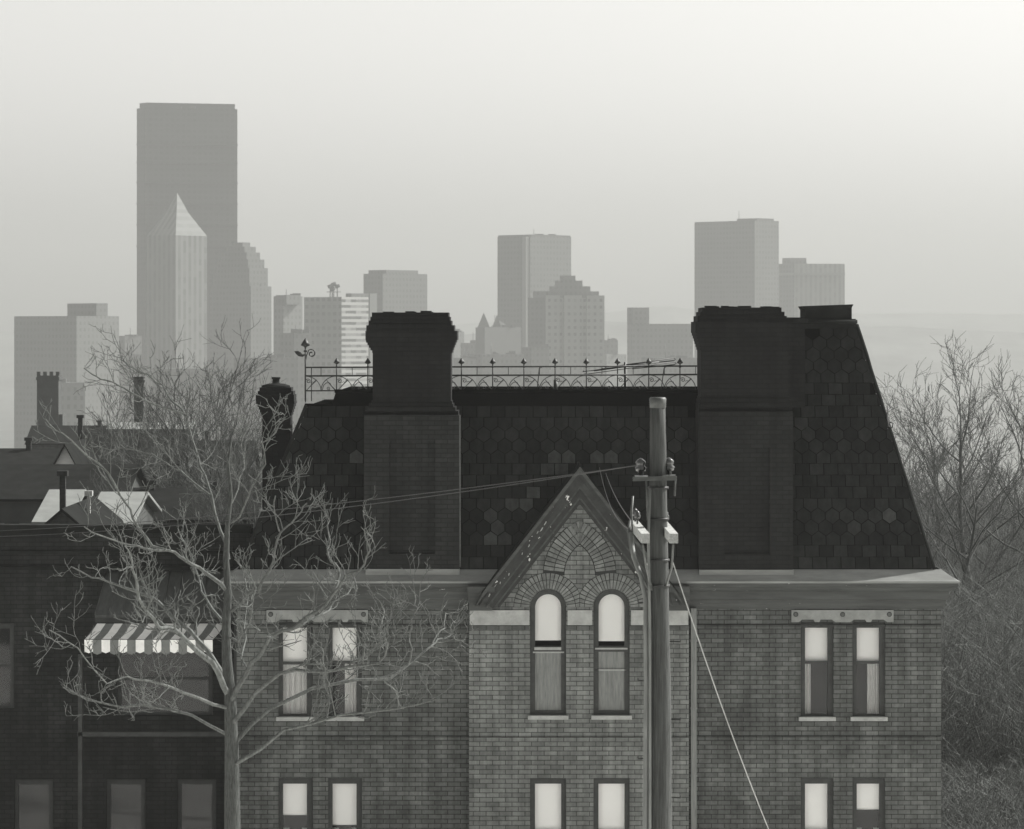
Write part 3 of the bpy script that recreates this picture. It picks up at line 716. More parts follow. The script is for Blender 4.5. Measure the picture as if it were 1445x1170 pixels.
# bracket on the right hip
mb = MB(); c = P(1252, 590, YW+1.0); mb.tube([c, c+Vector((.03, 0, -.2)), c+Vector((.12, 0, -.22)), c+Vector((.14, 0, -.12)), c+Vector((.06, 0, -.1))], .018, 5); mb.tube([c+Vector((0, 0, .3)), c+Vector((.0, 0, -.1))], .014, 5)
mb.build('hook', M['iron'], root)

# iron railing ---------------------------------------------------------------
YR = YT+.22
rp = lambda px, py: P(px, py, YR)
rail = MB()
rail.tube([rp(431, 551.5), rp(990, 550)], .016, 5)
rl = rail.build('roof_railing', M['iron'], root); rl['label'] = 'ornate iron roof cresting with spear pickets and scrolls'
mb = MB(); mb.tube([rp(431, 518.5), rp(990, 516.5)], .019, 5); mb.build('top_rail', M['iron'], rl)
mb = MB(); mb.tube([rp(431, 530.5), rp(990, 528.5)], .021, 5); mb.build('middle_rail', M['iron'], rl)
def spear(mb, px, ptop, pbase, sc=1.0):
    c = rp(px, ptop); b = rp(px, pbase); u = 1/58.0
    mb.tube([b, Vector((b.x, YR, c.z-9*u*sc))], .014*sc, 5)
    mb.lathe(b.x, YR, [(.012, c.z-14*u*sc), (.035*sc, c.z-12.5*u*sc), (.014, c.z-11*u*sc), (.018*sc, c.z-8.5*u*sc), (.078*sc, c.z-7*u*sc), (.05*sc, c.z-4*u*sc), (.004, c.z)], 8)
def spiral(mb, px, py, r0, turns, start, cw=1, rad=.010, tail=None):
    pts = []
    n = 18
    for i in range(n+1):
        f = i/n; a = start+cw*f*turns*2*math.pi; r = r0*(1-.8*f)
        pts.append(rp(px+r*math.cos(a), py-r*math.sin(a)))
    if tail: pts = [rp(*t) for t in tail]+pts
    mb.tube(pts, rad, 4)
posts = [475+44.05*i for i in range(12)]
for px in posts:
    y0 = 551.3-(px-431)*.0027
    mb = MB(); spear(mb, px, 505, y0); mb.build('picket', M['iron'], rl)
for px in [431+44.05*i for i in range(13)]:
    if px > 985: continue
    mb = MB(); dy = -(px-431)*.0036; B = 551+dy; T = 531+dy
    right = [(px+22*math.sin(t*math.pi/2/8), B-20*math.cos(t*math.pi/2/8)) for t in range(9)]
    left = [(2*px-x, y) for x, y in right]
    if px > 440: mb.tube([rp(x, y) for x, y in left], .013, 4)
    mb.tube([rp(x, y) for x, y in right], .013, 4)
    mb.tube([rp(px+1.5, B), rp(px+9, B-8), rp(px+16, B-15)], [.009, .013, .02], 4)
    spiral(mb, px+4, B-13, 3.5, 1.3, 2.6, -1, .011); mb.tube([rp(px+7, B-11), rp(px+10, B-12), rp(px+12, B-11)], .009, 4)
    if px > 440:
        mb.tube([rp(px-1.5, B), rp(px-8, B-7), rp(px-14, B-14)], [.02, .014, .01], 4)
        mb.tube([rp(px-21, B-1)]+[rp(px-12-8*math.cos(t*math.pi/5), B-1-10*math.sin(t*math.pi/5)) for t in range(4)]+[rp(px-5, B-3)], .010, 4)
        spiral(mb, px-12, B-2.5, 2.8, 1.3, 4.5, 1, .010)
    mb.tube([rp(px+22, B-20), rp(px+22, B-33)], .011, 4)
    mb.build('scroll', M['iron'], rl)
for q_ in ([rp(765, 518), rp(761, 520), rp(758, 551)], [rp(940, 517), rp(937, 520), rp(933, 550)], [rp(439.5, 518), rp(439.5, 566)], [rp(431, 551), rp(431, 568)]):
    mb = MB(); mb.tube(q_, .014, 4); mb.build('stay', M['iron'], rl)
mb = MB(); spear(mb, 431, 477, 566, 1.45); spiral(mb, 439.5, 499, 6.2, 1.25, 2.2, -1, .016, tail=[(431.5, 508), (432.5, 502)])
mb.tube([rp(431, 500), rp(427, 502), rp(423, 500), rp(419, 497.5), rp(415.5, 496)], [.012, .03, .055, .045, .006], 6); mb.build('corner_finial', M['iron'], rl)

# tv antenna lying over the railing, vent stub
YA = YT+1.6
at_ = empty('tv_antenna', P(882, 552, YA), 'bent rooftop television antenna behind the iron railing', 'antenna')
ap = lambda px, py, d=0: P(px, py, YA+d)
mb = MB(); mb.tube([ap(882, 560), ap(882, 511)], .028, 6); mb.build('mast', M['iron'], at_)
mb = MB(); mb.tube([ap(838, 523), ap(930, 511)], .02, 5); mb.build('boom', M['iron'], at_)
for k, (x0, y0, x1, y1, d) in enumerate(((824, 523, 930, 512, -.5), (826, 527, 952, 511, -.4), (855, 517, 948, 506, .4), (870, 516, 951, 505.5, .8), (850, 519, 910, 514, .2))):
    mb = MB(); mb.tube([ap(x0, y0, d), ap(x0-1.5, (y0)+1.5, d), ap(x1, y1, d+.3)], .011, 4)
    if k in (1, 3): mb.tube([ap(x1, y1, d+.3), ap(x1+2.5, y1+1.5, d+.3), ap(x1, y1+3.5, d+.3), ap(x1-60, y1+9.5, d)], .011, 4)
    mb.build('antenna_element', M['iron'], at_)
c = P(784, 560, YT+.5); mb = MB(); mb.lathe(c.x, c.y, [(.05, zc1-.05), (.05, Z_(536, c.y))], 10); mb.build('vent_pipe', M['tin'], root)

# ------------------------------------------------------------------ neighbour row house on the left
YN = 79.0
nr = empty('row_house', (X_(170, YN), YN, 0), 'low dark brick row house with striped awning, left of the mansion', 'house')
nx_ = lambda p, y=YN: X_(p, y); nz_ = lambda p, y=YN: Z_(p, y)
mb = MB()
wall_holes(mb, nx_(-260), nx_(352), 0, nz_(742), YN, [(nx_(165), nx_(300), nz_(1010), nz_(905)), (nx_(-40), nx_(20), nz_(1000), nz_(880)), (nx_(150), nx_(205), nz_(1250), nz_(1100)), (nx_(250), nx_(305), nz_(1250), nz_(1100)), (nx_(20), nx_(75), nz_(1250), nz_(1100))], .25)
mb.face([(nx_(352), YN, 0), (nx_(352), YN+10, 0), (nx_(352), YN+10, nz_(742)-1.2), (nx_(352), YN, nz_(745))])
mb.face([(nx_(-260), YN+10, 0), (nx_(-260), YN, 0), (nx_(-260), YN, nz_(745)), (nx_(-260), YN+10, nz_(742)-1.2)])
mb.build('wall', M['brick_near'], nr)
mb = MB(); mb.box(nx_(-255), nx_(346), YN+.4, YN+.45, .1, nz_(746)); mb.build('room_dark_sheet', M['dark'], nr)  # dark sheet behind the windows in place of unlit rooms
mb = MB(); mb.box(nx_(-264), nx_(356), YN-.25, YN+.2, nz_(745), nz_(740)); zz0, zz1 = nz_(745), nz_(745)-1.1
mb.hull8([(nx_(-264), YN+.2, zz0-.15), (nx_(356), YN+.2, zz0-.15), (nx_(356), YN+10, zz1-.15), (nx_(-264), YN+10, zz1-.15), (nx_(-264), YN+.2, zz0), (nx_(356), YN+.2, zz0), (nx_(356), YN+10, zz1), (nx_(-264), YN+10, zz1)])
mb.box(nx_(-262), nx_(354), YN-.15, YN+.05, nz_(752), nz_(745.2))
mb.box(nx_(-262), nx_(354), YN-.1, YN+.05, nz_(781), nz_(777)); mb.box(nx_(-262), nx_(354), YN-.14, YN+.05, nz_(804), nz_(799)); mb.build('roof', M['tar'], nr)
mb = MB()      # sloping metal roof of the porch bay
a0, a1 = P(152, 806, YN), P(345, 806, YN); b0, b1 = P(134, 868, YN-1.6), P(345, 868, YN-1.6)
mb.hull8([(b0.x, b0.y, b0.z-.06), (b1.x, b1.y, b1.z-.06), (a1.x, a1.y, a1.z-.06), (a0.x, a0.y, a0.z-.06), b0, b1, a1, a0])
for k in range(12):
    t = k/11; p, q = b0.lerp(b1, t), a0.lerp(a1, t); mb.tube([p+Vector((0, 0, .01)), q+Vector((0, 0, .01))], .016, 4)
mb.build('porch_roof', M['tin_roof'], nr)
mb = MB(); mb.box(X_(134, YN-1.6), X_(345, YN-1.6), YN-1.55, YN-1.4, Z_(879, YN-1.6), Z_(868.5, YN-1.6))
mb.box(X_(110, YN-1.5), X_(116, YN-1.5), YN-1.5, YN-1.38, 0, Z_(925, YN-1.6)); mb.box(X_(330, YN-1.5), X_(336, YN-1.5), YN-1.5, YN-1.38, 0, Z_(879, YN-1.6))
mb.box(X_(108, YN-1.6), X_(345, YN-1.6), YN-1.5, YN-1.4, Z_(1040, YN-1.6), Z_(1034, YN-1.6)); mb.build('porch_frame', M['frame'], nr)
# awning: stripes in real panels
aw = MB(); n = 15
for i in range(n):
    u0, u1 = i/n, (i+1)/n; m_ = 0 if i % 2 == 0 else 1
    T0, T1 = P(137+u0*181, 880, YN-1.65), P(137+u1*181, 880, YN-1.65); B0, B1 = P(119+u0*181, 903, YN-2.6), P(119+u1*181, 903, YN-2.6)
    sag = Vector((0, .03, -.03)); Mi0, Mi1 = (T0+B0)/2+sag, (T1+B1)/2+sag
    aw.face([Mi0, Mi1, T1, T0], m_); aw.face([B0, B1, Mi1, Mi0], m_)
    dz = Vector((0, .02, -(16 if i % 2 == 0 else 18)/58)); V0, V1 = B0+dz, B1+dz; sc = Vector((0, 0, -.04))
    aw.face([V0, (V0+V1)/2+sc, V1, B1, B0], m_)
T0, B0 = P(137, 880, YN-1.65), P(119, 903, YN-2.6); aw.face([T0, B0, B0+Vector((0, 0, -.3)), Vector((T0.x, T0.y, B0.z-.3))], 1)
awo = aw.build('awning', [M['white'], M['grey_canvas']], nr); awo['label'] = 'striped white and grey canvas awning'
mb = MB(); B0, B1 = P(119, 903, YN-2.58), P(300, 903, YN-2.58); mb.tube([B0, B1], .02, 6); mb.build('awning_bar', M['tin'], awo)
for (a, b, t, bt) in ((165, 300, 905, 1010), (-40, 20, 880, 1000), (150, 205, 1100, 1250), (250, 305, 1100, 1250), (20, 75, 1100, 1250)):
    mb = MB(); y = YN+.1; framering(mb, rect_poly(a+.3, b-.3, t+.3, bt, y), rect_poly(a+6, b-6, t+7, bt-5, y), y, y+.1); mb.box(X_(a+5, y), X_(b-5, y), y+.02, y+.08, Z_((t+bt)/2+2, y), Z_((t+bt)/2-2, y))
    w_ = mb.build('window', M['frame'], nr); g = MB(); g.box(X_(a+5, y), X_(b-5, y), y+.05, y+.056, Z_(bt-4, y), Z_(t+6, y)); g.build('pane', M['glass'], w_)

# ------------------------------------------------------------------ utility pole and wires
YP = 40.0
pr = empty('utility_pole', (X_(930, YP), YP, 0), 'weathered wooden utility pole in front of the mansion gable', 'utility pole')
pp = lambda px, py, d=0: P(px, py, YP+d)
mb = MB(); pts = []; rad = []
for i in range(40):
    t = i/39; py = 563+(2195-563)*t; z = Z_(py, YP)
    c = Vector((X_(928+2.5*min(1, t*4)+random.uniform(-.25, .25), YP), YP, z)); pts.append(c); rad.append((.094+.05*min(1, t*3.2)+.02*t)*random.uniform(.985, 1.015))
mb.tube(pts, rad, 20, cap=True); mb.build('pole_shaft', M['polewood'], pr)
mb = MB(); mb.lathe(pts[0].x, YP, [(.1, pts[0].z-.11), (.104, pts[0].z+.004), (.09, pts[0].z+.02), (.0, pts[0].z+.022)], 18); mb.build('pole_cap', M['tin'], pr)
def beam(mb, a, b, w_, h):     # horizontal beam from a to b (points), rectangular section
    d = (b-a).normalized(); s_ = d.cross(Vector((0, 0, 1))).normalized()*w_/2; u = Vector((0, 0, h/2))
    q = [a-s_-u, a+s_-u, b+s_-u, b-s_-u, a-s_+u, a+s_+u, b+s_+u, b-s_+u]; mb.hull8(q)
# lower pair of crossarms, running away from the camera either side of the pole
for (x0, x1) in ((911, 895), (951, 935)):
    mb = MB(); beam(mb, pp(x0, 760, -1.15), pp(x1, 741, 1.15), .10, .115); arm = mb.build('crossarm', M['armwood'], pr)
    for d in (-.9, -.45, .5, .95):
        t = (d+1.15)/2.3; c = pp(x0, 760, -1.15).lerp(pp(x1, 741, 1.15), t)
        if x0 > 930 and d < 0: continue
        if d < 0: continue
        b_ = MB(); b_.lathe(c.x, c.y, [(.012, c.z+.05), (.012, c.z+.13), (.035, c.z+.13), (.045, c.z+.16), (.03, c.z+.18), (.035, c.z+.20), (.0, c.z+.23)], 10); b_.build('insulator', M['glassy'], arm)
# upper bracket with glazed insulators
mb = MB(); beam(mb, pp(905, 674, -.25), pp(905, 672, .35), .16, .02); beam(mb, pp(944, 672, -.25), pp(944, 671, .3), .16, .02)
beam(mb, pp(893, 676, -.14), pp(955, 675, -.14), .05, .05); mb.tube([pp(912, 676, -.14), pp(914, 735, -.1)], .012, 5); mb.tube([pp(953, 676, -.14), pp(952, 700, -.1)], .012, 5)
br = mb.build('insulator_bracket', M['tin'], pr)
for px, py in ((904, 671), (944, 670)):
    b_ = MB(); c = pp(px, py, .02 if px != 897 else .3); b_.lathe(c.x, c.y, [(.03, c.z), (.035, c.z+.05), (.06, c.z+.055), (.07, c.z+.1), (.045, c.z+.12), (.06, c.z+.14), (.062, c.z+.17), (.03, c.z+.2), (.0, c.z+.215)], 14); b_.build('insulator', M['glassy'], br)
mb = MB(); mb.tube([pp(907, 768, -.9), pp(912, 800, -.5), pp(920, 832, -.1)], .014, 5); mb.tube([pp(950, 768, -.9), pp(948, 800, -.4), pp(940, 826, -.1)], .014, 5)
mb.tube([pp(889, 735, .6), pp(887, 752, .5), pp(890, 775, .3), pp(896, 795, .2), pp(906, 812, 0), pp(914, 830, -.1)], .016, 6)
mb.tube([pp(893, 700, .7), pp(891, 725, .7), pp(893, 748, .6), pp(889, 768, .5)], .014, 6); mb.build('brace', M['tin'], pr)
mb = MB(); mb.tube([pp(890, 752, .4), pp(894, 785, .2), pp(905, 815, 0), pp(911, 845, -.1), pp(912, 960, -.12), pp(910, 1200, -.14), pp(908, 2190, -.15)], .03, 8)
mb.tube([pp(917, 690, -.1), pp(915, 760, -.1), pp(917, 900, -.15), pp(918, 2190, -.17)], .018, 6); mb.build('conduit', M['board'], pr)
for py in (600, 640, 688, 732, 790, 826, 880, 935, 1010, 1100):
    mb = MB(); c = pp(929, py); mb.lathe(c.x, YP, [(.112+.00012*(py-563), c.z-.012), (.112+.00012*(py-563), c.z+.012)], 16)
    if py in (688, 732, 790, 826): mb.build('pole_band', M['iron'], pr)
mb = MB()
for py, s in ((850, -1), (905, 1), (960, -1), (1015, 1), (1070, -1), (1125, 1)): c = pp(930+s*15, py); mb.tube([c, c+Vector((s*.13, -.05, 0)), c+Vector((s*.13, -.05, .03))], .009, 5)
mb.build('climbing_steps', M['iron'], pr)
def wire(a, b, sag, r, label, mat='wire', n=24):
    mb = MB(); pts = []
    for i in range(n+1):
        t = i/n; p = a.lerp(b, t); p.z -= sag*4*t*(1-t); pts.append(p)
    mb.tube(pts, r, 5, cap=False); tag(mb.build('overhead_wire', M[mat], loc=a), label, 'wire', 'wires on the utility pole')
wire(pp(905, 656), P(-80, 752, 64), .15, .0052, 'upper overhead wire running left from the pole insulator')
wire(pp(897, 657, .3), P(-80, 759, 66), .2, .0052, 'lower overhead wire running left, just under the upper one')
wire(pp(893, 738, .95), P(855, 668, 74), .1, .007, 'short service wire climbing from left crossarm to roof')
wire(pp(891, 748, .6), P(846, 660, 75), .3, .006, 'slack service wire beside the short one at the gable')
wire(pp(949, 792), P(1095, 1195, 48), .12, .0075, 'pale guy wire slanting down right of the pole', 'wire_pale')

# ------------------------------------------------------------------ bare trees
def wander(p, d, length, k, jit, up, rnd):
    pts = [p.copy()]; d = d.normalized()
    for i in range(k):
        d = (d + Vector((rnd.gauss(0, jit), rnd.gauss(0, jit), rnd.gauss(0, jit)+up))).normalized()
        p = p + d*length/k; pts.append(p.copy())
    return pts
def side_dir(d, rnd, ang):
    ax = d.orthogonal().normalized(); ax.rotate(__import__('mathutils').Quaternion(d, rnd.uniform(0, 2*math.pi)))
    nd = d.copy(); nd.rotate(__import__('mathutils').Quaternion(ax, ang)); return nd
def grow(mb, pts, r0, r1, kids, rnd, prm, lvl, tstart=.2):
    """add tube then twigs"""
    k = len(pts); rad = [r0+(r1-r0)*(i/(k-1))**.8 for i in range(k)]
    mb.tube(pts, rad, prm['sides'][min(lvl, len(prm['sides'])-1)], cap=False, c=rnd.uniform(.85, 1.1))
    if lvl >= prm['depth']: return
    tot = sum((pts[i+1]-pts[i]).length for i in range(k-1))
    n = kids if kids else max(2, int(tot*prm['dens'][lvl]))
    for i in range(n):
        t = tstart+(1-tstart)*(i+rnd.random())/n; f = t*(k-1); j = min(int(f), k-2); p = pts[j].lerp(pts[j+1], f-j); d = (pts[j+1]-pts[j]).normalized()
        nd = side_dir(d, rnd, rnd.uniform(*prm['ang'])); nd.z += prm['lift']
        ln = prm['len'][lvl]*rnd.uniform(.5, 1.25)*(1.15-.6*t); rr_ = max((r0+(r1-r0)*t)*prm['rf'], prm['rmin'])
        grow(mb, wander(p, nd, ln, prm['seg'][lvl], prm['jit'], prm['up'], rnd), rr_, max(rr_*.35, prm['rmin']*.7), 0, rnd, prm, lvl+1, .15)

# foreground tree: limbs traced through the photo, each at its own depth
rnd = random.Random(11)
YTr = 60.0
tr = empty('bare_tree', (X_(322, YTr), YTr, 0), 'large bare pale-barked tree in front of the mansion left end', 'tree')
prm = dict(depth=3, sides=[6, 5, 4, 3], dens=[3.2, 5.0, 6.0], ang=(.5, 1.15), lift=.18, len=[1.15, .5, .22], rf=.5, rmin=.0068, seg=[7, 5, 3], jit=.2, up=.09)
trunk = MB(); tp = [P(325, 2180-470+470, YTr)]
tpts = [Vector((X_(326, YTr), YTr, 0))] + [P(a, b, YTr) for a, b in ((328, 1180), (327, 1060), (325, 985), (320, 930), (319, 880), (322, 840), (319, 790), (321, 740), (326, 700), (322, 655), (327, 615))]
trunk.tube(tpts, [.2, .155, .13, .11, .095, .082, .07, .058, .047, .036, .026, .016], 12); trunk.build('trunk', M['bark_dark'], tr)
crown_ = MB()
limbs = [
 ([(325, 985), (309, 951), (280, 920), (254, 896), (237, 885), (223, 882), (207, 863), (196, 843), (193, 818), (186, 790), (176, 770)], .085, -1.5),
 ([(320, 960), (311, 946), (293, 918), (268, 890), (240, 868), (223, 849), (201, 838), (176, 830), (151, 821), (129, 815), (100, 800)], .075, 1.5),
 ([(320, 835), (300, 815), (282, 802), (254, 785), (237, 777), (215, 775), (193, 771), (171, 767), (143, 757), (118, 742)], .05, -1.0),
 ([(237, 777), (215, 770), (204, 755), (187, 730), (176, 708), (162, 683), (140, 655), (112, 632), (88, 612), (70, 598)], .038, -.6),
 ([(322, 790), (312, 750), (298, 700), (290, 672), (282, 650), (270, 610), (262, 587)], .045, .8),
 ([(262, 587), (248, 580), (230, 575), (197, 560), (175, 548), (160, 540), (142, 535), (130, 528), (118, 519)], .03, .2),
 ([(262, 587), (245, 567), (232, 550), (222, 540), (208, 528), (190, 520), (178, 512), (170, 503)], .025, .5),
 ([(298, 700), (275, 682), (255, 664), (235, 655), (215, 640), (190, 635), (165, 630)], .026, 1.2),
 ([(326, 863), (343, 849), (354, 835), (365, 835), (379, 807), (388, 778), (395, 752), (405, 742), (415, 733), (426, 722), (434, 710)], .045, -.8),
 ([(395, 752), (389, 735), (386, 716), (389, 700)], .018, -.3),
 ([(326, 990), (340, 962), (354, 935), (373, 915), (381, 899), (412, 888), (434, 871), (459, 852), (478, 830), (490, 812), (506, 806), (517, 785), (520, 770), (514, 748)], .068, -1.2),
 ([(459, 852), (470, 836), (478, 812), (472, 795), (467, 791), (462, 775), (466, 763), (463, 748), (466, 735), (459, 721)], .032, .4),
 ([(412, 888), (440, 872), (462, 862), (470, 850), (490, 838), (498, 820)], .03, .7),
 ([(328, 1020), (360, 980), (395, 951), (437, 947), (473, 946), (506, 939), (534, 935), (545, 918), (548, 905)], .06, -1.4),
 ([(330, 1050), (380, 1000), (440, 972), (500, 960), (550, 958), (584, 932), (606, 913), (617, 902), (628, 900), (639, 894)], .06, 1.0),
 ([(575, 940), (582, 915), (578, 895), (581, 874), (590, 858), (586, 846), (584, 833)], .024, .3),
 ([(610, 908), (622, 890), (626, 878), (629, 866)], .018, .3),
 ([(545, 918), (543, 902), (537, 885), (541, 870), (539, 855)], .022, .6),
 ([(506, 939), (525, 920), (540, 905), (552, 896)], .018, -.8),
 ([(322, 740), (338, 728), (352, 700), (360, 680), (375, 655), (370, 625), (388, 612), (402, 590)], .025, -.7),
 ([(324, 900), (335, 905), (352, 880), (356, 850), (362, 830), (352, 808)], .03, -.9),
 ([(319, 880), (300, 860), (285, 835), (275, 800), (262, 770), (250, 745)], .035, 1.6),
 ([(326, 1000), (280, 985), (240, 968), (205, 960), (180, 955), (150, 965)], .045, -1.4),
 ([(340, 962), (352, 948), (340, 930), (348, 900), (345, 870), (350, 840), (345, 815)], .03, 1.1),
 ([(326, 1040), (270, 1010), (200, 995), (140, 990), (90, 970)], .05, .8),
 ([(328, 1080), (400, 1030), (480, 1010), (560, 1000), (620, 985)], .05, -.4),
 ([(321, 720), (335, 690), (345, 660), (340, 630), (350, 600)], .022, .6),
 ([(150, 965), (120, 930), (95, 905), (70, 890)], .02, -.6),
]
for pl, r0, d in limbs:
    n = len(pl); pts = []
    d0 = 0
    for i, (a, b) in enumerate(pl):
        t = i/(n-1); pts.append(P(a+rnd.uniform(-1, 1), b+rnd.uniform(-1, 1), YTr+d*t*2.2+rnd.uniform(-.08, .08)))
    fine = []
    for i in range(n-1):
        fine += [pts[i], pts[i].lerp(pts[i+1], .5)+Vector((rnd.gauss(0, .02), rnd.gauss(0, .03), rnd.gauss(0, .02)))]
    fine.append(pts[-1]); grow(crown_, fine, r0*.8, .012, 0, rnd, prm, 0, .22)
crown_.build('branches', M['bark'], tr)

# generic bare trees
def bare_tree(seed, H, spread, mat, dens=1.0, depth=4, rmin=.012):
    rnd = random.Random(seed); t = MB(); c = MB()
    tr_pts = wander(Vector((0, 0, 0)), Vector((0, 0, 1)), H*.8, 9, .07, .1, rnd)
    r0 = H*.016; k = len(tr_pts); t.tube(tr_pts, [r0*(1-.8*i/(k-1)) for i in range(k)], 7)
    p = dict(depth=depth, sides=[5, 4, 3, 3, 3], dens=[.9*dens, 1.4*dens, 2.1*dens, 3.0*dens], ang=(.4, 1.0), lift=.16, len=[H*.25, H*.15, H*.085, H*.05], rf=.55, rmin=rmin, seg=[5, 4, 3, 2], jit=.17, up=.10)
    n = int(13*spread)
    for i in range(n):
        f = .25+.75*(i+rnd.random())/n; q = f*(k-1); j = min(int(q), k-2); pos = tr_pts[j].lerp(tr_pts[j+1], q-j)
        a = i*2.4+rnd.uniform(-.4, .4); el = .2+.75*f
        d = Vector((math.cos(a)*math.cos(el), math.sin(a)*math.cos(el), math.sin(el)))
        ln = H*.5*spread*(1.05-.6*f)*rnd.uniform(.8, 1.15); rr_ = r0*.42*(1-.55*f)
        grow(c, wander(pos, d, ln, 7, .14, .07, rnd), rr_, rmin, 0, rnd, p, 1, .2)
    return t, c
protos = []
for i, (sd_, H, sp) in enumerate(((3, 12, 1.1), (8, 12, 1.3), (21, 12, 1.0))):
    t, c = bare_tree(sd_, H, sp, None, 1.5, 4, .0085); print('TREE', len(c.f)); protos.append([t, c, None])
def place_tree(k, px, Y, H, rz, label, group, mat='bark_far', pybase=None):
    base = Vector((X_(px, Y), Y, gz(X_(px, Y), Y)-.2))
    r_ = empty('bare_tree', base, label, 'tree', group)
    t, c, me = protos[k]
    if me is None:
        rt, rc = MB.build(t, 'trunk', M[mat]), MB.build(c, 'crown', M[mat])
        protos[k][2] = (rt.data, rc.data); mt = rt
        rt.parent = r_; rc.parent = r_
    else:
        for nm, dd in zip(('trunk', 'crown'), me):
            o = bpy.data.objects.new(nm, dd); col.objects.link(o); o.parent = r_
    r_.scale = (H/12,)*3; r_.rotation_euler = (0, 0, rz)
    return r_
G1 = 'bare trees behind the row houses'
for a in ((1, 262, 150, 16.0, .4, 'wide fuzzy bare tree behind the tall smokestack'), (0, 330, 135, 14.3, 2.0, 'dense bare tree just left of the small chimney'),
          (2, 215, 165, 14.5, 1.1, 'bare tree left of the smokestack'), (1, 375, 128, 12.0, 3.3, 'bare tree partly behind the small round-capped chimney'),
          (0, 165, 185, 12.0, 4.1, 'low bare tree beside the white gable'), (2, 300, 118, 10.2, 5.0, 'shorter bare tree behind the foreground tree trunk'), (1, 60, 150, 9.0, 5.7, 'small bare tree at the far left edge'),
          (0, 290, 142, 14.6, .9, 'twiggy bare tree directly behind the foreground trunk, crown against the tallest tower'), (1, 235, 175, 15.0, 2.7, 'rounded bare tree just right of the smokestack'), (2, 350, 150, 14.0, 3.9, 'bare tree behind the small chimney, low crown')
          ):
    place_tree(*a[:5], a[5], G1)
G2 = 'bare trees on the slope right of the mansion'
for a in ((1, 1318, 215, 18.7, .2, 'tall hazy bare tree right of the pavilion roof'), (0, 1385, 190, 19, 1.9, 'bare tree with highest crown at the right edge'),
          (2, 1262, 260, 19.5, 2.9, 'bare tree rising just beside the roof hip'), (1, 1345, 150, 12, 4.0, 'lower bare tree beyond the cornice corner'),
          (2, 1440, 165, 16, 5.1, 'bare tree outside the right margin'), (0, 1300, 170, 12, .9, 'small bare tree low against the mansion wall'),
          (2, 1372, 260, 15, 2.2, 'bare tree deep in the slope behind the others'), (0, 1235, 320, 18, 3.2, 'faint far bare tree behind the roof hip'),
          (1, 1410, 240, 16, 5.9, 'bare tree behind the right edge trees'), (2, 1335, 330, 18, 1.2, 'faint far bare tree between the two tall ones')):
    place_tree(*a[:5], a[5], G2)
# brush on the slope (uncountable)
rnd = random.Random(5); mb = MB()
def brush(mb, n, pxr, Yr, hr):
    for i in range(n):
        Y = rnd.uniform(*Yr); x = X_(rnd.uniform(*pxr), Y); z = gz(x, Y); h = rnd.uniform(*hr)
        for k in range(5):
            d = Vector((rnd.gauss(0, .35), rnd.gauss(0, .35), 1)); p0 = Vector((x+rnd.gauss(0, .3), Y, z-.1)); pts = wander(p0, d, h, 4, .2, .03, rnd)
            mb.tube(pts, [.022, .018, .014, .01, .006], 3, cap=False, c=rnd.uniform(.7, 1.8))
            for q in range(6):
                p = pts[rnd.randint(1, 4)]; mb.tube(wander(p, Vector((rnd.gauss(0, 1), rnd.gauss(0, 1), .8)), h*.4, 2, .2, .05, rnd), [.011, .008, .005], 3, cap=False, c=rnd.uniform(.7, 1.8))
brush(mb, 1200, (1210, 1600), (110, 220), (2.5, 6)); brush(mb, 2200, (1190, 1620), (220, 460), (6, 12)); brush(mb, 900, (1290, 1560), (86, 125), (.3, 1.3)); brush(mb, 700, (-150, 420), (110, 330), (1.5, 4))
tag(mb.build('brush', M['bark_mid']), 'tangled leafless brush covering the slope below the trees', 'brush', kind='stuff')

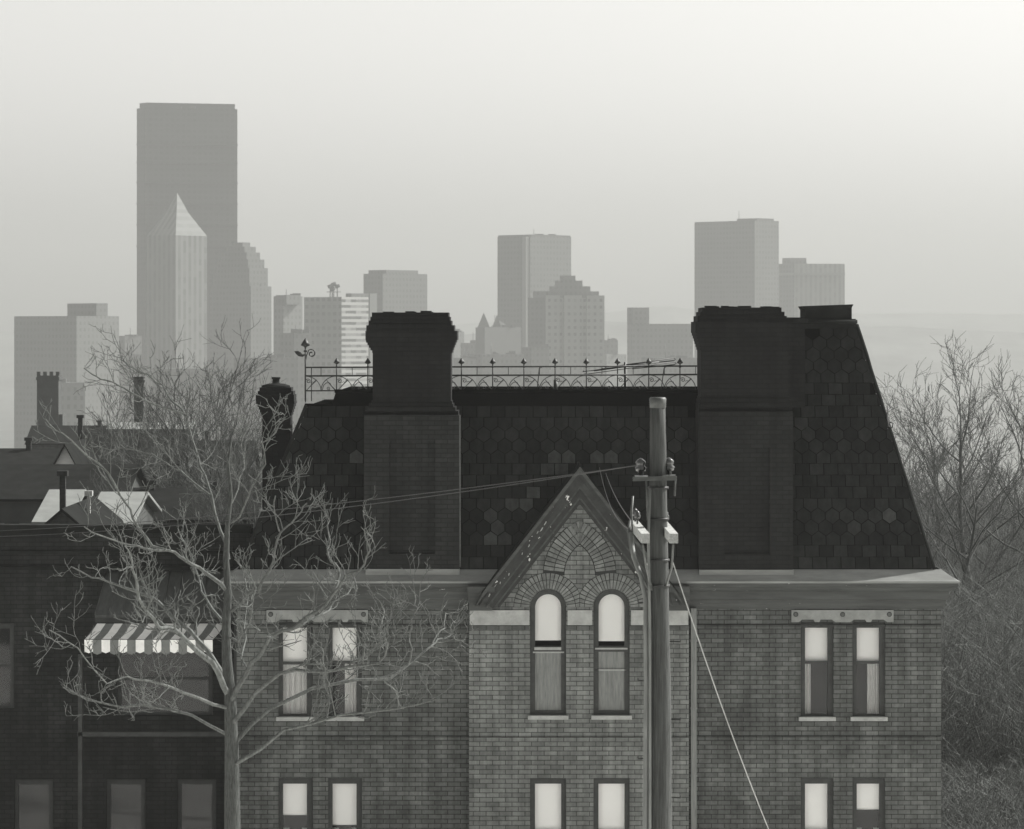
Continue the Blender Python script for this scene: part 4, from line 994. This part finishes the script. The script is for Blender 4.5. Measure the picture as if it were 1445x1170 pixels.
# ------------------------------------------------------------------ far houses, tower, smokestack on the slope at left
def far_house(px0, px1, Y, eave, ridge, name, label, wall, roof, axis='x', dep=9, chim=None, wins=3, group=None):
    x0, x1 = X_(px0, Y), X_(px1, Y); z0 = gz((x0+x1)/2, Y)-1; ze, zr = Z_(eave, Y), Z_(ridge, Y)
    r_ = empty(name, ((x0+x1)/2, Y+dep/2, z0), label, 'house', group)
    hs = []; n = wins
    wy = [Z_(eave+k, Y) for k in ()]
    ww, wh = min(1.0, (x1-x0)/(n*2.2)), 1.6
    zz = ze-2.6
    while zz > z0+1.2:
        for i in range(n):
            c = x0+(x1-x0)*(i+.5)/n; hs.append((c-ww/2, c+ww/2, zz, zz+wh))
        zz -= 3.2
    mb = MB(); wall_holes(mb, x0, x1, z0, ze, Y, hs, .15)
    mb.face([(x1, Y, z0), (x1, Y+dep, z0), (x1, Y+dep, ze), (x1, Y, ze)]); mb.face([(x0, Y+dep, z0), (x0, Y, z0), (x0, Y, ze), (x0, Y+dep, ze)])
    mb.face([(x1, Y+dep, z0), (x0, Y+dep, z0), (x0, Y+dep, ze), (x1, Y+dep, ze)])
    if axis == 'y': mb.face([(x0, Y, ze), (x1, Y, ze), ((x0+x1)/2, Y, zr)]); mb.face([(x1, Y+dep, ze), (x0, Y+dep, ze), ((x0+x1)/2, Y+dep, zr)])
    else: mb.face([(x1, Y, ze), (x1, Y+dep, ze), (x1, Y+dep/2, zr)]); mb.face([(x0, Y+dep, ze), (x0, Y, ze), (x0, Y+dep/2, zr)])
    mb.build('wall', M[wall], r_)
    for h in hs:
        b = MB(); b.box(h[0], h[1], Y+.08, Y+.12, h[2], h[3]); f = MB()
        framering(f, [(h[0], h[2]), (h[1], h[2]), (h[1], h[3]), (h[0], h[3])], [(h[0]+.09, h[2]+.09), (h[1]-.09, h[2]+.09), (h[1]-.09, h[3]-.09), (h[0]+.09, h[3]-.09)], Y+.03, Y+.08)
        w_ = f.build('window', M['frame_pale'], r_); b.build('pane', M['glassy'], w_)
    mb = MB(); o_ = .3; t = .12
    if axis == 'y':
        cx = (x0+x1)/2; s_ = (zr-ze)/((x1-x0)/2)
        for sg, xe in ((-1, x0-o_), (1, x1+o_)):
            zl = ze-o_*s_; q = [(cx, Y-o_, zr+t), (xe, Y-o_, zl+t), (xe, Y+dep+o_, zl+t), (cx, Y+dep+o_, zr+t)]
            if sg > 0: mb.hull8([Vector(p)-Vector((0, 0, t-.01)) for p in q]+[Vector(p) for p in q])
            else: q = [q[1], q[0], q[3], q[2]]; mb.hull8([Vector(p)-Vector((0, 0, t-.01)) for p in q]+[Vector(p) for p in q])
    else:
        s_ = (zr-ze)/(dep/2)
        for sg, ye in ((-1, Y-o_), (1, Y+dep+o_)):
            zl = ze-o_*s_; q = [(x0-o_, ye, zl+t), (x1+o_, ye, zl+t), (x1+o_, Y+dep/2, zr+t), (x0-o_, Y+dep/2, zr+t)]
            if sg > 0: q = [q[3], q[2], q[1], q[0]]
            mb.hull8([Vector(p)-Vector((0, 0, t-.01)) for p in q]+[Vector(p) for p in q])
    ro = mb.build('roof', M[roof], r_)
    if chim:
        for (cx, ct, cw, mt) in chim:
            mb = MB(); yy = Y+dep*.45; a, b = X_(cx-cw/2, yy), X_(cx+cw/2, yy); zt = Z_(ct, yy)
            mb.box(a, b, yy, yy+(b-a)*1.1, ze-.5, zt); mb.box(a-.08, b+.08, yy-.08, yy+(b-a)*1.1+.08, zt, zt+.18); mb.build('chimney', M[mt], ro)
    return r_
far_house(40, 138, 110, 764, 722, 'gabled_house', 'house with dark gable roof against the dark row house roofline', 'brick_far', 'roof_a', 'y', 8, [(125, 700, 4.5, 'stone'), (88, 672, 8, 'brick_near')])
far_house(132, 178, 118, 741, 707, 'gabled_house', 'small house whose roof facing the camera is coloured pale as sunlit', 'wall_mid', 'roof_b', 'x', 9, None, 2)
far_house(57, 89, 125, 738, 703, 'gabled_house', 'house with pale roof at the left margin', 'wall_mid', 'roof_b', 'x', 9, None, 3)
far_house(180, 352, 128, 735, 700, 'long_house', 'long low dark-roofed house behind the foreground branches', 'brick_far', 'roof_a', 'x', 9, [(214, 684, 8, 'brick_near'), (300, 686, 8, 'brick_near')], 5)
far_house(74, 110, 160, 662, 629, 'gabled_house', 'small house with bright white pointed gable', 'wall_white', 'roof_a', 'y', 7, None, 1)
far_house(-30, 72, 175, 668, 640, 'gabled_house', 'dark-roofed house left of the white gable', 'brick_far', 'roof_a', 'x', 9, [(40, 622, 7, 'brick_near')], 3)
far_house(112, 250, 190, 655, 612, 'long_house', 'long house with dark roof right of the white gable', 'brick_far', 'roof_a', 'x', 10, [(113, 590, 6, 'brick_near')], 5)
far_house(245, 345, 200, 670, 628, 'long_house', 'house half hidden by bare trees, dark roof', 'wall_mid', 'roof_a', 'x', 10, [(290, 612, 7, 'brick_near')], 4)
far_house(100, 190, 150, 705, 672, 'gabled_house', 'house below the long dark roof, seen through branches', 'wall_mid', 'roof_a', 'x', 9, [(150, 660, 7, 'brick_near')], 3)
far_house(230, 340, 160, 705, 668, 'gabled_house', 'grey house with a hidden front amid bare twigs', 'wall_mid', 'roof_a', 'x', 9, None, 4)
far_house(150, 262, 260, 622, 600, 'long_house', 'flat pale-edged building under the smokestack', 'brick_far', 'roof_b', 'x', 8, None, 5)
far_house(40, 150, 300, 626, 604, 'long_house', 'dark building below the castle-like tower', 'brick_far', 'roof_a', 'x', 8, [(140, 596, 5, 'brick_near')], 5)
far_house(330, 352, 150, 730, 711, 'shed', 'tiny white shed beside the mansion roof hip', 'wall_white', 'roof_a', 'x', 3, None, 1)
far_house(-60, 170, 138, 705, 665, 'long_house', 'long dark-roofed house in front of the white gable', 'wall_mid', 'roof_a', 'x', 9, None, 6)
Y = 270; mb = MB(); xa, xb = X_(189, Y), X_(202, Y); zt = Z_(534, Y); zb = gz(xa, Y)-1
sm_ = empty('smokestack', ((xa+xb)/2, Y+.4, zb), 'square brick smokestack rising from the bare treetops', 'chimney')
mb.box(xa, xb, Y, Y+.78, zb, zt); mb.build('shaft', M['brick_far'], sm_); mb = MB(); mb.box(xa-.06, xb+.06, Y-.06, Y+.84, zt-.35, zt-.15); mb.box(xa-.06, xb+.06, Y-.06, Y+.84, zt+.002, zt+.12); mb.build('cap', M['brick_near'], sm_)
Y = 420; xa, xb = X_(52, Y), X_(88, Y); zt = Z_(530, Y); zb = gz(xa, Y)-1
ct = empty('castle_tower', ((xa+xb)/2, Y+1.5, zb), 'crenellated stone tower at the left edge below the far blocks', 'tower')
mb = MB(); mb.box(xa, xb-.5, Y, Y+3, zb, zt); mb.box(xb-.5, xb, Y+.2, Y+2.8, zb, Z_(585, Y)); mb.build('tower_body', M['wall_mid'], ct)
mb = MB()
for i in range(4): a = xa+(xb-xa)*i/4; mb.box(a, a+.45, Y-.1, Y+.3, zt+.003, zt+.5)
mb.box(xa-.1, xb-.4, Y-.1, Y+3.1, zt-.6, zt-.2); mb.build('battlement', M['wall_mid'], ct)
# shed low at the right, sunlight painted as its pale roof
far_house(1330, 1395, 150, 955, 938, 'shed', 'low shed with roof coloured pale as sunlit at the foot of the slope', 'wall_mid', 'roof_b', 'x', 5, None, 2)

# ------------------------------------------------------------------ skyline
FM = {  # paler tones paint sunlit right faces, darker ones the shaded left
 'steel': facade('dark_steel', .05, .035, 4.0, 4, .55, .5), 'dark': facade('shaded_face', .075, .045, 3.2, 3.8, .5, .5), 'mid': facade('mid_face', .11, .07, 3.2, 4, .45, .5),
 'pale': facade('pale_face', .15, .10, 3.2, 4, .45, .5), 'stripe': facade('striped_glass', .16, .09, 4.4, 4, .5, 1), 'dstripe': facade('striped_dark', .16, .11, 4.4, 4, .5, 1), 'spire': facade('spire_glass', .12, .09, 4.4, 5, 1, .5),
 'bands': facade('banded_wall', .40, .08, 4, 3.3, 1, .5), 'grid': facade('grid_wall', .18, .10, 4.5, 4.2, .6, .5), 'cols': facade('colonnade_wall', .20, .12, 4.2, 4, .5, 1), 'gothic': facade('terracotta', .22, .07, 4.0, 4.4, .45, .45), 'plain_d': facade('plain_dark', .08, .08, 5, 5, 1, 1), 'plain_p': facade('plain_pale', .16, .16, 5, 5, 1, 1)}
ZC = -88
def foot(xl, xc, xr, Y, al=.9, ar=.9):
    """parallelogram plan with its near corner at xc"""
    c = Vector((X_(xc, Y), Y)); dl = max(0, (xc-xl)/F*Y); dr = max(0, (xr-xc)/F*Y)
    l = Vector((c.x-dl, Y+dl*al)) if dl > 0 else None; r_ = Vector((c.x+dr, Y+dr*ar)) if dr > 0 else None
    # keep pixel silhouettes despite depth
    if l is not None: l.x = (xl-722.5)/F*l.y
    if r_ is not None: r_.x = (xr-722.5)/F*r_.y
    if l is None: l = Vector((c.x+4, Y+30))
    if r_ is None: r_ = Vector((c.x-4, Y+30))
    b = l+r_-c
    return [(c.x, c.y), (r_.x, r_.y), (b.x, b.y), (l.x, l.y)]
def tower(label, xl, xc, xr, top, Y, ml, mr, name='office_tower', pents=(), zb=ZC, al=.9, ar=.9):  # left and right tones put shade and sun into the wall colours
    f = foot(xl, xc, xr, Y, al, ar); cx = sum(p[0] for p in f)/4; cy = sum(p[1] for p in f)/4
    r_ = empty(name, (cx, cy, zb), label, 'building')
    mb = MB(); mb.prism_z(f, zb, Z_(top, Y), 0, [1, 0, 0, 0], topm=0); mb.build('tower_body', [FM[ml], FM[mr]], r_)
    for (a, c, b, t, bt, m1, m2, dY) in pents:
        g = foot(a, c, b, Y+dY, al, ar); mb = MB(); mb.prism_z(g, Z_(bt, Y), Z_(t, Y+dY), 0, [1, 0, 0, 0], topm=0); mb.build('penthouse', [FM[m1], FM[m2]], r_)
    rq = random.Random(int(xl*7+top)); zt = Z_(top, Y)
    if not pents or pents[0][3] > top-4:
        for k in range(rq.randint(2, 5)):
            q = Vector(f[0]).lerp(Vector(f[1]), rq.uniform(.1, .75)).lerp(Vector(f[2]), rq.uniform(.1, .35)); w2 = rq.uniform(1, 3.5); h = rq.uniform(.7, 2.2)
            mb = MB(); mb.box(q.x-w2, q.x+w2, q.y-w2*.5, q.y+w2*.5, zt-.2, zt+h); mb.build('roof_plant', FM['plain_d'], r_)
        if rq.random() < .6:
            q = Vector(f[0]).lerp(Vector(f[2]), rq.uniform(.3, .6)); mb = MB(); mb.tube([(q.x, q.y, zt-.5), (q.x, q.y, zt+rq.uniform(4, 9))], .22, 5); mb.build('mast', FM['plain_d'], r_)
    return r_
tower('pale slab with flat dark penthouse at the far left', 20, 108, 168, 446, 2000, 'mid', 'pale', pents=[(95, 136, 152, 428, 448, 'dark', 'mid', 12)])
tower('low grey block between the left slab and the tallest tower', 166, 176, 200, 474, 2250, 'mid', 'mid')
# tallest tower
t = tower('tallest dark slab tower with cut upper corners', 193, 205, 335, 152, 2350, 'steel', 'steel', pents=(), al=1.5, ar=.25)
f = foot(197, 207, 331.5, 2352, 1.5, .25); mb = MB(); mb.prism_z(f, Z_(153, 2350), Z_(144.5, 2350), 0); mb.build('tower_crown', FM['steel'], t)
f = foot(192, 205, 336, 2346, 1.5, .25)
for py in (146, 158, 170, 196, 222, 250, 280, 310, 340):
    mb = MB(); mb.prism_z(f, Z_(py+8, 2350), Z_(py+6.5, 2350)); 
    if py > 175: mb.build('spandrel', FM['steel'], t)
# pointed tower
t = tower('slender tower with pyramid spire and pale striped right face', 207, 248, 292, 332, 2150, 'dstripe', 'stripe')
f = foot(207, 248, 292, 2150); cx = X_(250, 2180); zt = Z_(272, 2180); zm = Z_(300, 2170); z0 = Z_(332, 2150); mb = MB()
cc = Vector((cx, 2180)); mid = [(cc.x+(p[0]-cc.x)*.38, cc.y+(p[1]-cc.y)*.38) for p in f]
for i in range(4):
    j = (i+1) % 4; m_ = 1 if i == 0 else 0
    mb.face([(f[i][0], f[i][1], z0), (f[j][0], f[j][1], z0), (mid[j][0], mid[j][1], zm), (mid[i][0], mid[i][1], zm)], m_)
    mb.face([(mid[i][0], mid[i][1], zm), (mid[j][0], mid[j][1], zm), (cx, cc.y, zt)], m_)
mb.build('spire', [FM['dstripe'], FM['spire']], t)
# stepped pyramid tower
t = tower('stepped stone tower with tapering top right of the tallest one', 296, 354, 383, 404, 2250, 'dark', 'mid')
for (a, c, b, tp_, bt) in ((300, 352, 378, 378, 404), (306, 350, 373, 366, 378), (312, 348, 367, 356, 366), (318, 345, 361, 348, 356), (327, 342, 353, 342, 348)):
    g = foot(a, c, b, 2252); mb = MB(); mb.prism_z(g, Z_(bt, 2250), Z_(tp_, 2250), 0, [1, 0, 0, 0]); mb.build('stepped_tier', [FM['dark'], FM['mid']], t)  # right sides of the tiers coloured lighter as if sunlit
tower('narrow grey tower with dark top left of the banded building', 386, 400, 427, 418, 2050, 'mid', 'pale', pents=[(389, 404, 424, 416.5, 430, 'dark', 'mid', -2)])
t = tower('office block with bright horizontal bands on its right face', 429, 482, 532, 419, 1900, 'grid', 'bands', pents=[(488, 496, 520, 414, 424, 'mid', 'mid', 15), (520, 522, 532, 414, 560, 'plain_p', 'plain_p', -3)])
mb = MB()
for (px, py) in ((466, 404), (471, 401), (476, 404), (469, 408)):
    c = P(px, py, 1925); mb.tube([P(px, 420, 1925), c], .35, 5); mb.tube([c-Vector((1.4, 0, .5)), c+Vector((1.4, 0, .5))], 1.1, 6)
mb.tube([P(461, 412, 1925), P(481, 412, 1925)], .3, 4); mb.build('rooftop_antennas', FM['plain_d'], t)
tower('flat-topped grey block behind the left chimney', 513, 540, 603, 386, 2300, 'dark', 'mid', pents=[(520, 545, 590, 381, 388, 'dark', 'mid', 5)])
tower('low block right of the left chimney', 628, 640, 655, 468, 2500, 'mid', 'pale')
tower('lower block beside the pointed courthouse', 650, 660, 684, 484, 2350, 'mid', 'mid')
# courthouse with pointed roofs
t = tower('dark old courthouse with pointed turret roofs', 671, 684, 735, 462, 2200, 'plain_d', 'plain_d', 'courthouse')
for (a, b, tp_, bt, d) in ((673, 692, 441, 464, 0), (694, 708, 444, 464, 20), (688, 722, 452, 464, 30)):
    mb = MB(); y = 2205+d; xa, xb = X_(a, y), X_(b, y); zb, zt = Z_(bt, y), Z_(tp_, y); w2 = xb-xa
    q = [(xa, y), (xb, y), (xb, y+w2), (xa, y+w2)]
    for i in range(4): mb.face([(*q[i], zb), (*q[(i+1) % 4], zb), ((xa+xb)/2, y+w2/2, zt)])
    mb.build('turret_roof', FM['plain_d'], t)
tower('tall dark tower with a thin pale corner strip in the middle of the skyline', 702, 748, 806, 333, 2350, 'dark', 'mid', pents=[(703, 749, 805, 331, 336, 'plain_d', 'plain_d', 1), (737, 742, 748, 334, 700, 'plain_p', 'plain_p', -2)])
t = tower('gothic terracotta building with three pale window bays', 745, 770, 853, 420, 2120, 'dark', 'gothic', 'gothic_building', al=.5, ar=.2)
for (a, b) in ((770, 790), (796, 821), (828, 853)):
    f = foot(a-1, a, b, 2112, .5, .2); mb = MB(); mb.prism_z(f, ZC, Z_(417, 2112), 0, [1, 0, 0, 0]); mb.build('window_bay', [FM['dark'], FM['gothic']], t)
for (a, c, b, tp_, bt) in ((752, 770, 845, 411, 420), (775, 785, 833, 404, 411), (783, 790, 822, 396, 404), (790, 795, 812, 389, 396)):
    g = foot(a, c, b, 2135, .5, .2); mb = MB(); mb.prism_z(g, Z_(bt+3, 2135), Z_(tp_, 2135), 0, [1, 0, 0, 0]); mb.build('roof_tier', [FM['mid'], FM['mid']], t)
tower('grey block with square tower behind the railing', 885, 892, 978, 457, 2250, 'mid', 'mid', pents=[(885, 893, 916, 434, 458, 'dark', 'mid', -3)], ar=.3)
tower('pale low building behind the railing, left of the grey block', 850, 856, 884, 500, 2400, 'pale', 'pale')
tower('large square tower above the right chimney whose right face is coloured as sunlit', 980, 1065, 1099, 311, 2500, 'dark', 'mid', pents=[(1040, 1068, 1092, 308, 312, 'plain_d', 'plain_d', 6)])
t = tower('broad colonnaded block right of the huge square tower', 1096, 1121, 1192, 372, 2650, 'mid', 'cols', pents=[(1104, 1115, 1138, 364, 374, 'mid', 'mid', 12)], ar=.3)
f = foot(1095, 1121, 1192.5, 2646, .9, .3); mb = MB(); mb.prism_z(f, Z_(388.5, 2650), Z_(385, 2650)); mb.build('pale_band', FM['plain_p'], t)
fill = [(55, 80, 120, 540, 1500, 'mid', 'pale', 'low pale warehouse under the left slab'), (215, 240, 330, 520, 1750, 'mid', 'mid', 'squat grey block at the foot of the tallest tower'),
 (330, 350, 420, 505, 1800, 'dark', 'mid', 'low dark block below the stepped tower'), (395, 415, 440, 470, 1850, 'mid', 'pale', 'narrow low block left of the banded building'),
 (640, 652, 672, 505, 2000, 'mid', 'pale', 'small pale block low beside the left chimney'), (660, 680, 740, 500, 2050, 'dark', 'mid', 'dark low block in front of the courthouse'),
 (735, 750, 775, 490, 2080, 'dark', 'mid', 'dark narrow block left of the gothic bays'), (845, 860, 872, 480, 2450, 'mid', 'mid', 'thin grey block just right of the gothic building'),
 (905, 925, 985, 505, 1900, 'mid', 'mid', 'low wide block right behind the bent antenna'), (535, 560, 640, 500, 2000, 'mid', 'pale', 'low block hidden behind the left chimney'),
 (120, 140, 200, 500, 2100, 'mid', 'mid', 'low grey block right of the left slab')]
for (a, c, b, tp_, Y, m1, m2, lb) in fill: tower(lb, a, c, b, tp_, Y, m1, m2, 'city_block', ar=.5)

# ------------------------------------------------------------------ haze
m, n, b = newmat('haze'); n.nodes.remove(b)
pv = n.nodes.new('ShaderNodeVolumePrincipled'); pv.inputs['Color'].default_value = (.43, .435, .425, 1); pv.inputs['Density'].default_value = .00026; pv.inputs['Anisotropy'].default_value = .2
n.links.new(pv.outputs[0], n.nodes['Material Output'].inputs['Volume'])
mb = MB(); mb.box(-3400, 3400, -150, 6700, -93, 190); hz_ = mb.build('haze', m); tag(hz_, 'pale smoky haze over the whole city', 'haze', kind='stuff')
